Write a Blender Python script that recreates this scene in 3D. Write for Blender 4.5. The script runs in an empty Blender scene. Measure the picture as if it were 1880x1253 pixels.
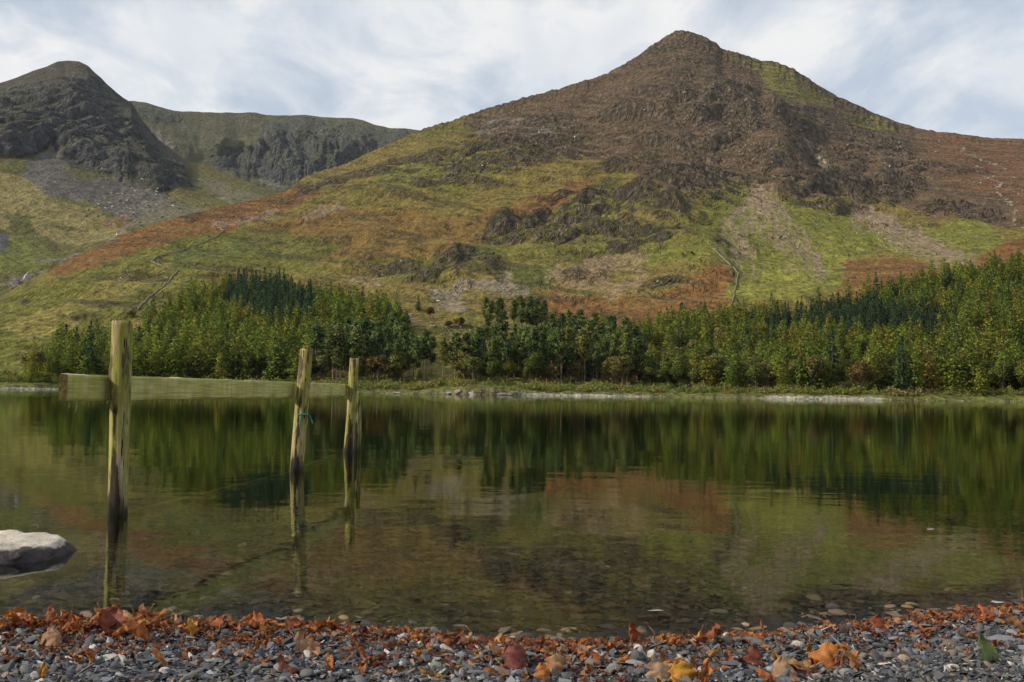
import bpy, math, random
import numpy as np
from mathutils import Vector, Matrix

R = math.radians
S = bpy.context.scene
COL = S.collection

# ------------------------------------------------------------------ camera
IW, IH, FPX = 1880.0, 1253.0, 1828.0
CAM_H = 0.73
PITCH, ROLL = R(3.0), R(0.75)
_F = np.array([0, math.cos(PITCH), math.sin(PITCH)])
_R0 = np.array([1.0, 0, 0]); _U0 = np.array([0, -math.sin(PITCH), math.cos(PITCH)])
_RV = math.cos(ROLL) * _R0 + math.sin(ROLL) * _U0
_UV = -math.sin(ROLL) * _R0 + math.cos(ROLL) * _U0
cd = bpy.data.cameras.new('camera'); cam = bpy.data.objects.new('camera', cd); COL.objects.link(cam)
cd.sensor_width = 36; cd.lens = FPX * 36 / IW; cd.clip_start = 0.05; cd.clip_end = 20000
M3 = Matrix((_RV, _UV, -_F)).transposed()
cam.matrix_world = Matrix.Translation((0, 0, CAM_H)) @ M3.to_4x4()
S.camera = cam

# ------------------------------------------------------------------ sky and sun
SUN_DIR = Vector((-0.80, -0.30, 0.50)).normalized()
sun_el = math.asin(SUN_DIR.z); sun_rot = math.atan2(SUN_DIR.x, SUN_DIR.y)
W = bpy.data.worlds.new('World'); S.world = W; W.use_nodes = True
nt = W.node_tree; nt.nodes.clear()
def N(nt, t, **kw):
    n = nt.nodes.new(t)
    for k, v in kw.items(): setattr(n, k, v)
    return n
def L(nt, a, b): nt.links.new(a, b)
def ramp(nt, fac, stops, interp='LINEAR'):
    r = N(nt, 'ShaderNodeValToRGB'); r.color_ramp.interpolation = interp
    e = r.color_ramp.elements
    while len(e) < len(stops): e.new(0.5)
    for i, (p, c) in enumerate(stops):
        e[i].position = p; e[i].color = (c[0], c[1], c[2], 1) if hasattr(c, '__len__') else (c, c, c, 1)
    if fac is not None: L(nt, fac, r.inputs[0])
    return r.outputs[0]
def noise(nt, vec, scale, detail=4, rough=0.55, dist=0.0):
    n = N(nt, 'ShaderNodeTexNoise'); n.inputs['Scale'].default_value = scale
    n.inputs['Detail'].default_value = detail; n.inputs['Roughness'].default_value = rough
    n.inputs['Distortion'].default_value = dist
    if vec is not None: L(nt, vec, n.inputs['Vector'])
    return n.outputs[0]
def mixc(nt, fac, a, b, mode='MIX'):
    m = N(nt, 'ShaderNodeMix', data_type='RGBA', blend_type=mode)
    for k, (s, v) in enumerate(((m.inputs[0], fac), (m.inputs[6], a), (m.inputs[7], b))):
        if hasattr(v, 'links'): L(nt, v, s)
        elif hasattr(v, '__len__'): s.default_value = (v[0], v[1], v[2], 1)
        else: s.default_value = v if k == 0 else (v, v, v, 1)
    return m.outputs[2]
def mth(nt, op, a, b=None, c=None, clamp=False):
    m = N(nt, 'ShaderNodeMath', operation=op, use_clamp=clamp)
    for i, v in enumerate((a, b, c)):
        if v is None: continue
        if hasattr(v, 'links'): L(nt, v, m.inputs[i])
        else: m.inputs[i].default_value = v
    return m.outputs[0]
def mapping(nt, vec, scale=(1, 1, 1), rot=(0, 0, 0), loc=(0, 0, 0)):
    m = N(nt, 'ShaderNodeMapping'); L(nt, vec, m.inputs[0])
    m.inputs['Scale'].default_value = scale; m.inputs['Rotation'].default_value = rot; m.inputs['Location'].default_value = loc
    return m.outputs[0]
sky = N(nt, 'ShaderNodeTexSky', sky_type='NISHITA', sun_disc=False)
sky.sun_elevation = sun_el; sky.sun_rotation = sun_rot
sky.air_density = 1.0; sky.dust_density = 2.0
tc = N(nt, 'ShaderNodeTexCoord')
sep = N(nt, 'ShaderNodeSeparateXYZ'); L(nt, tc.outputs['Generated'], sep.inputs[0])
zc = mth(nt, 'ADD', mth(nt, 'MAXIMUM', sep.outputs[2], 0.0), 0.16)
cmb = N(nt, 'ShaderNodeCombineXYZ')
L(nt, mth(nt, 'DIVIDE', sep.outputs[0], zc), cmb.inputs[0]); L(nt, mth(nt, 'DIVIDE', sep.outputs[1], zc), cmb.inputs[1])
cvec = mapping(nt, cmb.outputs[0], scale=(2.2, 1.5, 1), rot=(0, 0, R(-28)), loc=(0.35, 0.2, 0))
n1 = noise(nt, cvec, 1.75, 6, 0.56, 0.4)
n2 = noise(nt, mapping(nt, cmb.outputs[0], scale=(2.4, 1.2, 1), rot=(0, 0, R(-35)), loc=(4, 1, 0)), 1.6, 4, 0.5, 0.2)
cov2 = ramp(nt, n1, [(0.36, 0.0), (0.58, 1.0)])
cov = ramp(nt, n1, [(0.30, 0.72), (0.55, 1.0)])
shade = mixc(nt, cov2, (6.2, 7.0, 8.1), ramp(nt, n2, [(0.34, (7.4, 7.8, 8.3)), (0.58, (8.9, 8.9, 8.9))]))
SKYGAIN = 1.0
skyc = mixc(nt, 1.0, sky.outputs[0], (1.15, 1.05, 0.95), 'MULTIPLY')
final = mixc(nt, cov, skyc, shade)
bg = N(nt, 'ShaderNodeBackground'); bg.inputs[1].default_value = 0.10
L(nt, final, bg.inputs[0])
wo = N(nt, 'ShaderNodeOutputWorld'); L(nt, bg.outputs[0], wo.inputs[0])

sd = bpy.data.lights.new('sun', 'SUN'); sd.energy = 4.9; sd.angle = R(1.0); sd.color = (1.0, 0.88, 0.68)
so = bpy.data.objects.new('sun', sd); COL.objects.link(so)
so.rotation_euler = SUN_DIR.to_track_quat('Z', 'Y').to_euler(); so.location = (0, 0, 50)
S.view_settings.view_transform = 'Standard'; S.view_settings.look = 'None'
S.view_settings.exposure = 0.0; S.view_settings.gamma = 1.0; S.view_settings.use_curve_mapping = False
S.cycles.max_bounces = 8; S.cycles.diffuse_bounces = 2; S.cycles.glossy_bounces = 3; S.cycles.transparent_max_bounces = 12
S.cycles.volume_bounces = 0; S.cycles.caustics_reflective = False; S.cycles.caustics_refractive = False
S.cycles.use_denoising = True

# ------------------------------------------------------------------ projection helpers
def ray(u, v):
    u = np.asarray(u, float); v = np.asarray(v, float)
    a = (u - IW / 2) / FPX; b = -(v - IH / 2) / FPX
    d = _F[None, :] + a.reshape(-1, 1) * _RV + b.reshape(-1, 1) * _UV
    return d / np.linalg.norm(d, axis=1, keepdims=True)
def azel(u, v):
    d = ray(u, v); return np.arctan2(d[:, 0], d[:, 1]), d[:, 2] / np.hypot(d[:, 0], d[:, 1])
def project(x, y, z):
    zz = z - CAM_H
    f = y * _F[1] + zz * _F[2]; f = np.where(f < 0.01, 0.01, f)
    a = (x * _RV[0] + y * _RV[1] + zz * _RV[2]) / f; b = (x * _UV[0] + y * _UV[1] + zz * _UV[2]) / f
    return IW / 2 + a * FPX, IH / 2 - b * FPX
def gpt(u, v, z=0.0):
    d = ray([u], [v])[0]; t = (z - CAM_H) / d[2]
    return np.array([d[0] * t, d[1] * t, z])
def dpt(u, v, y):
    d = ray([u], [v])[0]; t = y / d[1]
    return np.array([d[0] * t, y, CAM_H + d[2] * t])

# ------------------------------------------------------------------ numpy noise
def pn(x, y, seed=0):
    x = np.asarray(x, float); y = np.asarray(y, float)
    ix = np.floor(x).astype(np.int64); iy = np.floor(y).astype(np.int64)
    fx = x - ix; fy = y - iy
    def g(i, j, dx, dy):
        h = (i * 374761393 + j * 668265263 + seed * 974634777) & 0xffffffff
        h = ((h ^ (h >> 13)) * 1274126177) & 0xffffffff
        h = h ^ (h >> 16); h = (h * 1103515245 + 12345) & 0xffffffff; h = h ^ (h >> 15); h = (h * 1597334677) & 0xffffffff; h = h ^ (h >> 14)
        an = h.astype(float) * (2 * math.pi / 4294967296.0)
        return np.cos(an) * dx + np.sin(an) * dy
    u = fx * fx * fx * (fx * (fx * 6 - 15) + 10); v = fy * fy * fy * (fy * (fy * 6 - 15) + 10)
    a = g(ix, iy, fx, fy); b = g(ix + 1, iy, fx - 1, fy); c = g(ix, iy + 1, fx, fy - 1); d = g(ix + 1, iy + 1, fx - 1, fy - 1)
    return (a + u * (b - a) + v * ((c + u * (d - c)) - (a + u * (b - a)))) * 1.5
def fbm(x, y, o=4, seed=0, gain=0.5):
    s = 0; a = 1; f = 1
    for i in range(o):
        s = s + a * pn(x * f, y * f, seed + i * 17); a *= gain; f *= 2.03
    return s
def ridged(x, y, o=4, seed=0, gain=0.5):
    s = 0; a = 1; f = 1
    for i in range(o):
        s = s + a * (1 - 2 * np.abs(pn(x * f, y * f, seed + i * 17))); a *= gain; f *= 2.03
    return s
def sst(x, a, b):
    t = np.clip((x - a) / (b - a), 0, 1); return t * t * (3 - 2 * t)

# ------------------------------------------------------------------ object helpers
def mesh(name, verts, faces, mat=None, smooth=False, attrs=None):
    me = bpy.data.meshes.new(name)
    verts = np.asarray(verts, np.float32)
    if isinstance(faces, np.ndarray):
        n, k = faces.shape
        me.vertices.add(len(verts)); me.vertices.foreach_set('co', verts.ravel())
        me.loops.add(n * k); me.loops.foreach_set('vertex_index', faces.astype(np.int32).ravel())
        me.polygons.add(n); me.polygons.foreach_set('loop_start', np.arange(0, n * k, k, dtype=np.int32))
        me.update(calc_edges=True)
    else:
        me.from_pydata([tuple(map(float, v)) for v in verts], [], faces)
    if smooth: me.polygons.foreach_set('use_smooth', np.ones(len(me.polygons), bool))
    for k, a in (attrs or {}).items():
        at = me.attributes.new(k, 'FLOAT_COLOR', 'POINT')
        at.data.foreach_set('color', (a if a.shape[1] == 4 else np.c_[a, np.ones(len(a))]).astype(np.float32).ravel())
    if mat is not None:
        for m in (mat if isinstance(mat, (list, tuple)) else [mat]): me.materials.append(m)
    me.update(); return me
def obj(name, me, parent=None, loc=None, rot=None, scl=None):
    o = bpy.data.objects.new(name, me); COL.objects.link(o)
    if parent is not None: o.parent = parent
    if loc is not None: o.location = loc
    if rot is not None: o.rotation_euler = rot
    if scl is not None: o.scale = scl if hasattr(scl, '__len__') else (scl,) * 3
    return o
def tag(o, label=None, cat=None, group=None, kind=None):
    for k, v in (('label', label), ('category', cat), ('group', group), ('kind', kind)):
        if v: o[k] = v
    return o
def copy_thing(root, loc, rz, sc, label=None, group=None, kids=None):
    r = root.copy(); COL.objects.link(r); r.location = loc; r.rotation_euler = (0, 0, rz)
    r.scale = sc if hasattr(sc, '__len__') else (sc,) * 3
    if label: r['label'] = label
    if group: r['group'] = group
    for ch in (kids if kids is not None else list(root.children)):
        c = ch.copy(); COL.objects.link(c); c.parent = r
    return r
def newmat(name, rough=0.9, spec=0.3):
    m = bpy.data.materials.new(name); m.use_nodes = True
    t = m.node_tree; b = t.nodes['Principled BSDF']
    b.inputs['Roughness'].default_value = rough; b.inputs['Specular IOR Level'].default_value = spec
    return m, t, b
def bump(t, b, h, strength, dist):
    n = N(t, 'ShaderNodeBump'); n.inputs['Strength'].default_value = strength; n.inputs['Distance'].default_value = dist
    L(t, h, n.inputs['Height']); L(t, n.outputs[0], b.inputs['Normal']); return n
def grid_faces(nr, nc):
    i = np.arange(nr - 1)[:, None] * nc + np.arange(nc - 1)[None, :]
    return np.stack([i, i + 1, i + nc + 1, i + nc], -1).reshape(-1, 4)

# ------------------------------------------------------------------ cover masks drawn over the hillside as seen on the map of the slopes
GX0, GX1, GY0, GY1, GS = -340, 2240, 20, 780, 4
GW, GH = (GX1 - GX0) // GS, (GY1 - GY0) // GS
_gx, _gy = np.meshgrid(GX0 + GS * (np.arange(GW) + .5), GY0 + GS * (np.arange(GH) + .5))
def poly(*polys, blur=2):
    m = np.zeros((GH, GW), bool)
    for p in polys:
        q = np.zeros_like(m)
        for (x0, y0), (x1, y1) in zip(p, p[1:] + p[:1]):
            if y0 == y1: continue
            c = ((y0 > _gy) != (y1 > _gy)) & (_gx < (x1 - x0) * (_gy - y0) / (y1 - y0) + x0)
            q ^= c
        m |= q
    return blurm(m.astype(float), blur)
def blurm(m, n):
    for _ in range(n):
        p = np.pad(m, 1, 'edge'); m = (p[:-2, 1:-1] + p[2:, 1:-1] + p[1:-1, :-2] + p[1:-1, 2:] + 2 * m) / 6
    return m
def strokes(*ss, blur=1):
    m = np.zeros((GH, GW))
    for s in ss:
        w = s[0]
        for (x0, y0), (x1, y1) in zip(s[1:], s[2:]):
            dx, dy = x1 - x0, y1 - y0; t = np.clip(((_gx - x0) * dx + (_gy - y0) * dy) / (dx * dx + dy * dy + 1e-9), 0, 1)
            d = np.hypot(_gx - x0 - t * dx, _gy - y0 - t * dy)
            m = np.maximum(m, np.clip(1.5 - d / w, 0, 1))
    return blurm(m, blur)
def samp(m, u, v):
    x = np.clip((u - GX0) / GS - .5, 0, GW - 1.001); y = np.clip((v - GY0) / GS - .5, 0, GH - 1.001)
    ix = x.astype(int); iy = y.astype(int); fx = x - ix; fy = y - iy
    return (m[iy, ix] * (1 - fx) + m[iy, ix + 1] * fx) * (1 - fy) + (m[iy + 1, ix] * (1 - fx) + m[iy + 1, ix + 1] * fx) * fy

C = dict(olive=(.150, .122, .030), green=(.142, .148, .030), dkgreen=(.070, .095, .022), straw=(.230, .185, .055), bracken=(.165, .078, .028),
         heather=(.102, .066, .047), redh=(.135, .068, .038), scree=(.225, .165, .120), gscree=(.170, .165, .165), rock=(.098, .078, .060),
         grock=(.072, .076, .086), tan=(.190, .130, .048), mossy=(.060, .060, .026), path=(.34, .29, .22), pebble=(.34, .32, .28))

# ---- main mountain
SKY_MAIN = [(-340, 640), (-200, 610), (0, 545), (95, 491), (160, 460), (230, 430), (300, 405), (370, 387), (430, 374), (520, 354), (560, 325), (600, 312), (640, 300), (700, 272), (780, 238), (820, 226), (900, 200),
            (960, 182), (1000, 172), (1040, 160), (1070, 152), (1110, 140), (1140, 122), (1170, 104), (1190, 90), (1210, 76), (1225, 66), (1240, 60), (1258, 59), (1275, 63), (1295, 70), (1312, 80), (1325, 92),
            (1345, 97), (1370, 104), (1400, 113), (1420, 114), (1440, 121), (1460, 130), (1480, 144), (1500, 158), (1540, 180), (1580, 198), (1600, 208), (1640, 223), (1680, 236), (1720, 243), (1760, 247),
            (1820, 255), (1880, 257), (2000, 268), (2240, 290)]
def tab(pts):
    a, e = azel([p[0] for p in pts], [p[1] for p in pts]); return a, e
def utab(us, vals, az):
    a, _ = azel(us, [700] * len(us)); return np.interp(az, a, vals)
azA, eA = tab(SKY_MAIN)
NC = 1040
az0, az1 = azel([-330, 2210], [700, 700])[0]
AZ = np.linspace(az0, az1, NC)
es = np.interp(AZ, azA, eA)
rs = utab([-330, 0, 100, 230, 400, 560, 800, 1000, 1240, 1400, 1600, 1880, 2210], [760, 830, 900, 1000, 1120, 1250, 1450, 1560, 1700, 1740, 1780, 1800, 1800], AZ)
r0 = utab([-330, 0, 110, 400, 700, 800, 850, 940, 1000, 1100, 1250, 1400, 1600, 1880, 2210], [300, 312, 322, 338, 344, 338, 328, 329, 338, 346, 356, 352, 350, 360, 372], AZ)
r0 = r0 + 3.5 * fbm(AZ * 40, AZ * 0, 4, 5)
e470 = utab([-330, 0, 300, 700, 850, 1000, 1300, 1880, 2210], [.018, .020, .026, .030, .032, .034, .036, .040, .045], AZ)
e640 = utab([-330, 0, 100, 300, 700, 1000, 1240, 1500, 1880, 2210], [.032, .058, .075, .080, .080, .078, .078, .086, .102, .108], AZ)
NRF, NRB = 640, 14
NSUB = 8
rr = np.zeros((NRF + NRB, NC))
def mainprofile(i):
    r = np.concatenate([[r0[i]], [r0[i] + 6], [r0[i] + 125], [r0[i] + 290], [max(rs[i], r0[i] + 420)]])
    e = np.array([-CAM_H / r0[i], .0010, e470[i], min(e640[i], es[i] * .8), es[i]])
    R_ = np.linspace(r[0], r[-1], 500)
    E = np.interp(R_, r, e)
    k = np.hanning(41); k /= k.sum()
    P = np.concatenate([2 * E[0] - E[40:0:-1], E, 2 * E[-1] - E[-2:-42:-1]])
    Es = np.convolve(P, k, 'same')[40:-40]
    wgt = np.clip((R_ - R_[0]) / 40, 0, 1); E = E * (1 - wgt) + Es * wgt
    E = np.maximum.accumulate(E + 1e-7 * np.arange(500))
    tgt = E[0] + (E[-1] - E[0]) * np.linspace(0, 1, NRF - NSUB) ** 1.12
    return np.interp(tgt, E, R_), tgt
EE = np.zeros((NRF + NRB, NC))
for i in range(NC):
    a, b = mainprofile(i)
    rr[NSUB:NRF, i] = a; EE[NSUB:NRF, i] = b
    rr[:NSUB, i] = r0[i] - np.linspace(22, 1.0, NSUB); EE[:NSUB, i] = (-CAM_H - np.linspace(4.0, .12, NSUB)) / rr[:NSUB, i]
    tb = np.linspace(0.03, 1, NRB) ** 1.5
    hs = es[i] * rs[i]
    rr[NRF:, i] = a[-1] + tb * 900
    EE[NRF:, i] = (hs * (1 - tb * .75)) / rr[NRF:, i]
AZ2 = np.repeat(AZ[None, :], NRF + NRB, 0)
X = rr * np.sin(AZ2); Y = rr * np.cos(AZ2); Z = CAM_H + EE * rr
U, V = project(X, Y, Z)

# cliffs: a sawtooth step in height along a line across the slope
ROCKFACE = None
def cliff(U, V, pts, A, Lr, seed, fade=30):
    global ROCKFACE
    xs = np.array([p[0] for p in pts], float); vs = np.array([p[1] for p in pts], float)
    line = np.interp(U, xs, vs) + 8 * fbm(U / 75, V / 30, 2, seed) + 2.0 * fbm(U / 26, V / 9, 2, seed + 3)
    d = line - V                       # positive uphill
    win = sst(U, xs[0] - fade, xs[0] + fade) * (1 - sst(U, xs[-1] - fade, xs[-1] + fade))
    win = win * np.clip(.75 + .9 * pn(U / 45, V / 60, seed + 9), .0, 1.5)
    fm_ = np.clip(win * 1.5, 0, 1) * sst(d, -4.0 - .15 * A, -1.0) * (1 - sst(d, 3 + .25 * A, 8 + .45 * A)); ROCKFACE = fm_ if ROCKFACE is None or ROCKFACE.shape != fm_.shape else np.maximum(ROCKFACE, fm_)
    d2 = d + 2 * fbm(U / 40, V / 20, 2, seed + 21); w3 = .5 + .5 * pn(U / 60, V * 0, seed + 30)
    return .95 * A * win * (w3 * sst(d, -4.5, 3.0) + (1 - w3) * sst(d2, 3.0, 9.0)) * np.exp(-np.clip(d, 0, None) / Lr)
CL = [([(650, 486), (720, 494), (760, 500), (800, 494), (870, 486), (905, 500)], 13, 34, 1),
      ([(760, 512), (830, 506), (900, 510)], 7, 14, 2),
      ([(885, 436), (950, 432), (1010, 420), (1080, 415), (1140, 408), (1200, 400), (1250, 425)], 17, 40, 3),
      ([(930, 452), (1010, 452), (1100, 440), (1170, 446), (1215, 452)], 10, 22, 4),
      ([(1020, 514), (1100, 508)], 7, 16, 5), ([(1195, 528), (1240, 524)], 5, 12, 6),
      ([(530, 372), (580, 345), (640, 330), (720, 318)], 13, 34, 7), ([(560, 352), (660, 330), (740, 300), (800, 292)], 10, 22, 8),
      ([(695, 368), (760, 378)], 12, 16, 9), ([(800, 300), (880, 282), (960, 272), (1010, 262)], 16, 24, 10),
      ([(880, 322), (930, 300), (980, 306)], 12, 18, 11),
      ([(1080, 330), (1180, 340), (1250, 350), (1290, 372)], 14, 26, 13), ([(980, 386), (1060, 372), (1120, 365)], 8, 18, 14),
      ([(1050, 395), (1120, 385), (1180, 378), (1210, 392)], 14, 24, 15),
      ([(1440, 356), (1500, 348), (1560, 352), (1600, 345), (1640, 350)], 24, 30, 16), ([(1455, 372), (1520, 380), (1570, 378)], 16, 20, 17),
      ([(1660, 400), (1720, 392), (1770, 400), (1820, 405)], 14, 24, 18), ([(1150, 185), (1220, 190), (1300, 200), (1380, 210)], 28, 30, 19),
      ([(1100, 220), (1200, 225), (1320, 235), (1420, 240), (1500, 250)], 28, 30, 20), ([(1180, 265), (1300, 270), (1400, 262)], 20, 22, 21),
      ([(1190, 96), (1250, 92), (1310, 98)], 6, 12, 22), ([(1170, 124), (1260, 118), (1330, 126)], 8, 14, 23),
      ([(1400, 318), (1450, 308), (1480, 320)], 14, 20, 24), ([(860, 240), (960, 226), (1040, 222)], 12, 20, 25),
      ([(1700, 318), (1760, 322), (1800, 318)], 9, 16, 26), ([(1290, 360), (1345, 372)], 8, 14, 27), ([(280, 392), (350, 396)], 4, 8, 28),
      ([(1560, 240), (1620, 262), (1680, 280)], 12, 20, 29), ([(1480, 215), (1540, 225)], 14, 22, 30), ([(1620, 330), (1690, 345)], 10, 16, 31),
      ([(820, 345), (860, 335), (900, 345)], 9, 14, 32), ([(760, 345), (800, 340), (850, 330)], 9, 16, 33), ([(920, 410), (1000, 402)], 7, 14, 34)]
m_heather = poly([(880, 190), (1000, 150), (1170, 90), (1240, 40), (1330, 70), (1440, 100), (1600, 190), (2240, 200), (2240, 420), (1880, 425), (1800, 405), (1720, 405), (1640, 372), (1560, 362), (1460, 358), (1400, 338),
                  (1330, 335), (1230, 350), (1180, 330), (1130, 300), (1050, 285), (1000, 285), (950, 262), (900, 258), (850, 240)], blur=6)
m_crag = poly([(540, 380), (560, 320), (780, 235), (1000, 165), (1240, 50), (1440, 115), (1650, 230), (1700, 330), (1640, 380), (1400, 350), (1240, 350), (1080, 300), (900, 320), (760, 350), (640, 365)],
              [(860, 430), (1000, 395), (1200, 370), (1270, 440), (1220, 470), (900, 460)], blur=8)
m_high = poly([(1000, 160), (1240, 40), (1440, 110), (1560, 220), (1520, 330), (1300, 300), (1100, 280)], blur=10)

WX, WY = X, Y
shore_w = sst(rr, r0[None, :] + 30, r0[None, :] + 140)
sky_fade = 1 - 0.95 * sst(EE / es[None, :], .82, .985) * (np.arange(NRF + NRB)[:, None] < NRF)
D = shore_w * (10 * fbm(WX / 260, WY / 260, 3, 11) + 4.5 * fbm(WX / 70, WY / 70, 3, 12))
D = D + shore_w * 1.6 * fbm(WX / 22, WY / 22, 3, 13)
mc = samp(m_crag, U, V); mh = samp(m_high, U, V)
QA = (WX - .4 * WY); mc = mc * (1 - .5 * mh)
D = D + shore_w * mc * (3.0 * fbm(WX / 85, WY / 85, 3, 14) + 2.6 * ridged(QA / 75, (Z + .17 * WX) / 17, 3, 15) + 1.3 * ridged(QA / 26, (Z + .12 * WX) / 7, 3, 17))
D = D + mh * 3.5 * fbm(WX / 120, WY / 160, 3, 16)
# terraces following the dip of the strata
wq = (Z + .16 * WX + 12 * fbm(WX / 110, WY / 110, 4, 18)) / 14.0
fr = wq - np.floor(wq)
ter = (sst(fr, .58, .95) - fr) * 14.0
wq2 = (Z + .10 * WX + 6 * fbm(WX / 50, WY / 50, 4, 28)) / 5.5
fr2 = wq2 - np.floor(wq2)
ter = ter + (sst(fr2, .5, .95) - fr2) * 5.5 * .7
tm = np.clip(mc * 1.1 * np.clip(.45 + 1.3 * fbm(WX / 90, WY / 90, 3, 19), 0, 1) + .20 * shore_w * np.clip(fbm(WX / 120, WY / 120, 2, 21) + .3, 0, 1), 0, 1)
D = D + .72 * ter * tm * sst(Z, 25, 70)
for pts, A, Lr, sd_ in CL:
    D = D + cliff(U, V, pts, A, Lr, sd_ * 7 + 100)
# the spur whose right flank falls away to the gully, and the open gully right of it
def bumpridge(pts, A, wl, wr):
    line = np.interp(V, [p[1] for p in pts], [p[0] for p in pts]) + 16 * fbm(U / 60 + 3, V / 40, 3, 777); d = U - line
    win = sst(V, pts[0][1] - 30, pts[0][1] + 25) * (1 - sst(V, pts[-1][1] - 20, pts[-1][1] + 20))
    return A * win * np.where(d < 0, np.exp(-(d / wl) ** 2), np.exp(-(d / wr) ** 2))
D = D + bumpridge([(1100, 300), (1150, 330), (1200, 370), (1240, 420), (1290, 470), (1330, 520)], 15, 120, 60)
D = D + bumpridge([(1280, 62), (1330, 110), (1380, 170), (1420, 230), (1440, 300)], 22, 80, 36)
D = D + bumpridge([(1470, 140), (1500, 200), (1530, 240)], 14, 60, 30)
D = D - bumpridge([(1470, 250), (1500, 290), (1540, 330)], 8, 14, 14)
D[:NSUB] = 0
def blur1(A, n):
    for _ in range(n): A = np.concatenate([A[:, :1], (A[:, :-2] + 2 * A[:, 1:-1] + A[:, 2:]) / 4, A[:, -1:]], 1)
    return A
D = .75 * blur1(D, 4) + .25 * D
RF_MAIN = ROCKFACE
D = D * sky_fade
D[NRF:] *= .05 + .95 * np.linspace(0, 1, NRB)[:, None]
D = D + sst(EE / es[None, :], .93, 1.0) * np.where(np.arange(NRF + NRB)[:, None] < NRF, 1, .8) * sst(es[None, :], .16, .30) * (1.5 * ridged(AZ2 * 55, rr / 300, 4, 901, .6) + 1.2 * fbm(AZ2 * 230, rr / 60, 3, 902, .65))
# shore details: rocky knoll
kn = np.exp(-((U - 895) / 62) ** 2) * sst(rr, r0[None, :] - 1, r0[None, :] + 2) * (1 - sst(rr, r0[None, :] + 7, r0[None, :] + 26))
D = D + 1.6 * kn + .7 * sst(rr, r0[None, :], r0[None, :] + 6) * (1 - shore_w) * (.6 + fbm(WX / 9, WY / 9, 2, 31) * .6)
Z = Z + D
U, V = project(X, Y, Z)
def steepness(X, Y, Z):
    def d(A, ax): return np.gradient(A, axis=ax)
    ax_, ay_, az_ = d(X, 0), d(Y, 0), d(Z, 0); bx_, by_, bz_ = d(X, 1), d(Y, 1), d(Z, 1)
    nx = ay_ * bz_ - az_ * by_; ny = az_ * bx_ - ax_ * bz_; nz = ax_ * by_ - ay_ * bx_
    ln = np.sqrt(nx * nx + ny * ny + nz * nz) + 1e-9
    return np.abs(nz) / ln, nx / ln, ny / ln
NZ, _, _ = steepness(X, Y, Z)

# warped map coordinates
U2 = U + 16 * fbm(WX / 45, WY / 70, 4, 41); V2 = V + 9 * fbm(WX / 45, WY / 70, 4, 51)
WV = WY + 1.9 * Z
fine = fbm(WX / 8, WV / 17, 4, 61, .7); med = fbm(WX / 38, WV / 90, 4, 71, .6); big = fbm(WX / 150, WY / 200, 3, 81)
def lay(col, m, c, k=.38, lo=.28, hi=.72, amt=1.0, detail=None):
    mm_ = samp(m, U2, V2)
    w = sst(mm_, .02, .22)[..., None] * sst(mm_ + k * (detail if detail is not None else (med * .6 + fine * .6)), lo, hi)[..., None] * amt
    return col * (1 - w) + np.array(c) * w
col = np.zeros(X.shape + (3,)) + np.array(C['olive'])
t_ = sst(med + .5 * fine, -.5, .7)[..., None]
col = col * (1 - .4 * t_) + np.array(C['tan']) * .4 * t_
t_ = sst(big + .6 * med, -.1, .5)[..., None]
col = col * (1 - .65 * t_) + np.array(C['green']) * .65 * t_ * .85
m_leftgreen = poly([(-340, 760), (-340, 560), (0, 545), (95, 510), (230, 470), (380, 430), (480, 420), (560, 470), (400, 500), (300, 560), (0, 720)], blur=5)
col = lay(col, m_leftgreen, (.120, .125, .024), amt=.75)
col = lay(col, poly([(0, 590), (140, 560), (260, 520), (250, 545), (130, 600), (60, 625)], [(100, 560), (230, 500), (330, 480), (300, 510), (180, 560)], blur=4), C['straw'], amt=.5)
col = lay(col, m_heather, C['heather'], k=.35, amt=.92)
col = lay(col, poly([(1700, 250), (2240, 250), (2240, 440), (1900, 440), (1850, 360), (1760, 350), (1700, 300)], blur=8), C['redh'], k=.5, amt=.75)
# ground covers
col = lay(col, poly([(480, 415), (600, 380), (720, 385), (860, 405), (960, 370), (1110, 320), (1090, 350), (1010, 400), (900, 432), (880, 470), (640, 480), (520, 470), (440, 450)], blur=6), (.165, .092, .030), k=.6, lo=.3, hi=.7, amt=.75)
col = lay(col, poly([(880, 395), (960, 372), (1100, 322), (1080, 350), (1000, 395), (900, 425)], blur=3), C['bracken'], k=.4, amt=.8)
col = lay(col, poly([(85, 512), (95, 488), (160, 455), (230, 425), (370, 378), (520, 348), (600, 345), (560, 380), (480, 402), (400, 428), (300, 448), (220, 470), (140, 505)], blur=2), C['bracken'], k=.30, amt=.9)
col = lay(col, poly([(955, 545), (1040, 530), (1120, 548), (1210, 540), (1330, 475), (1356, 505), (1330, 560), (1250, 610), (1100, 620), (1000, 570)], blur=4), C['bracken'], k=.42, amt=.85)
col = lay(col, poly([(1560, 470), (1640, 478), (1750, 500), (1850, 440), (2240, 420), (2240, 520), (1700, 540), (1600, 545), (1500, 530), (1440, 512), (1500, 490)], blur=3), (.155, .074, .026), k=.45, amt=.92)
m_bg = blurm(poly([(1270, 420), (1310, 350), (1390, 345), (1480, 390), (1560, 385), (1600, 430), (1600, 460), (1560, 478), (1540, 530), (1470, 548), (1330, 560), (1345, 510), (1300, 470)],
            [(1560, 420), (1680, 430), (1800, 400), (1850, 440), (1780, 480), (1650, 470)], [(1090, 455), (1180, 440), (1280, 455), (1300, 480), (1180, 490), (1110, 478)], blur=4), 6)
col = lay(col, m_bg, C['green'], k=.34, amt=.95)
col = lay(col, poly([(1360, 505), (1450, 480), (1520, 520), (1440, 545), (1345, 540)], [(1440, 440), (1560, 440), (1570, 480), (1500, 500), (1440, 490)], blur=3), (.180, .180, .038), k=.4, amt=.75)
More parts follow.
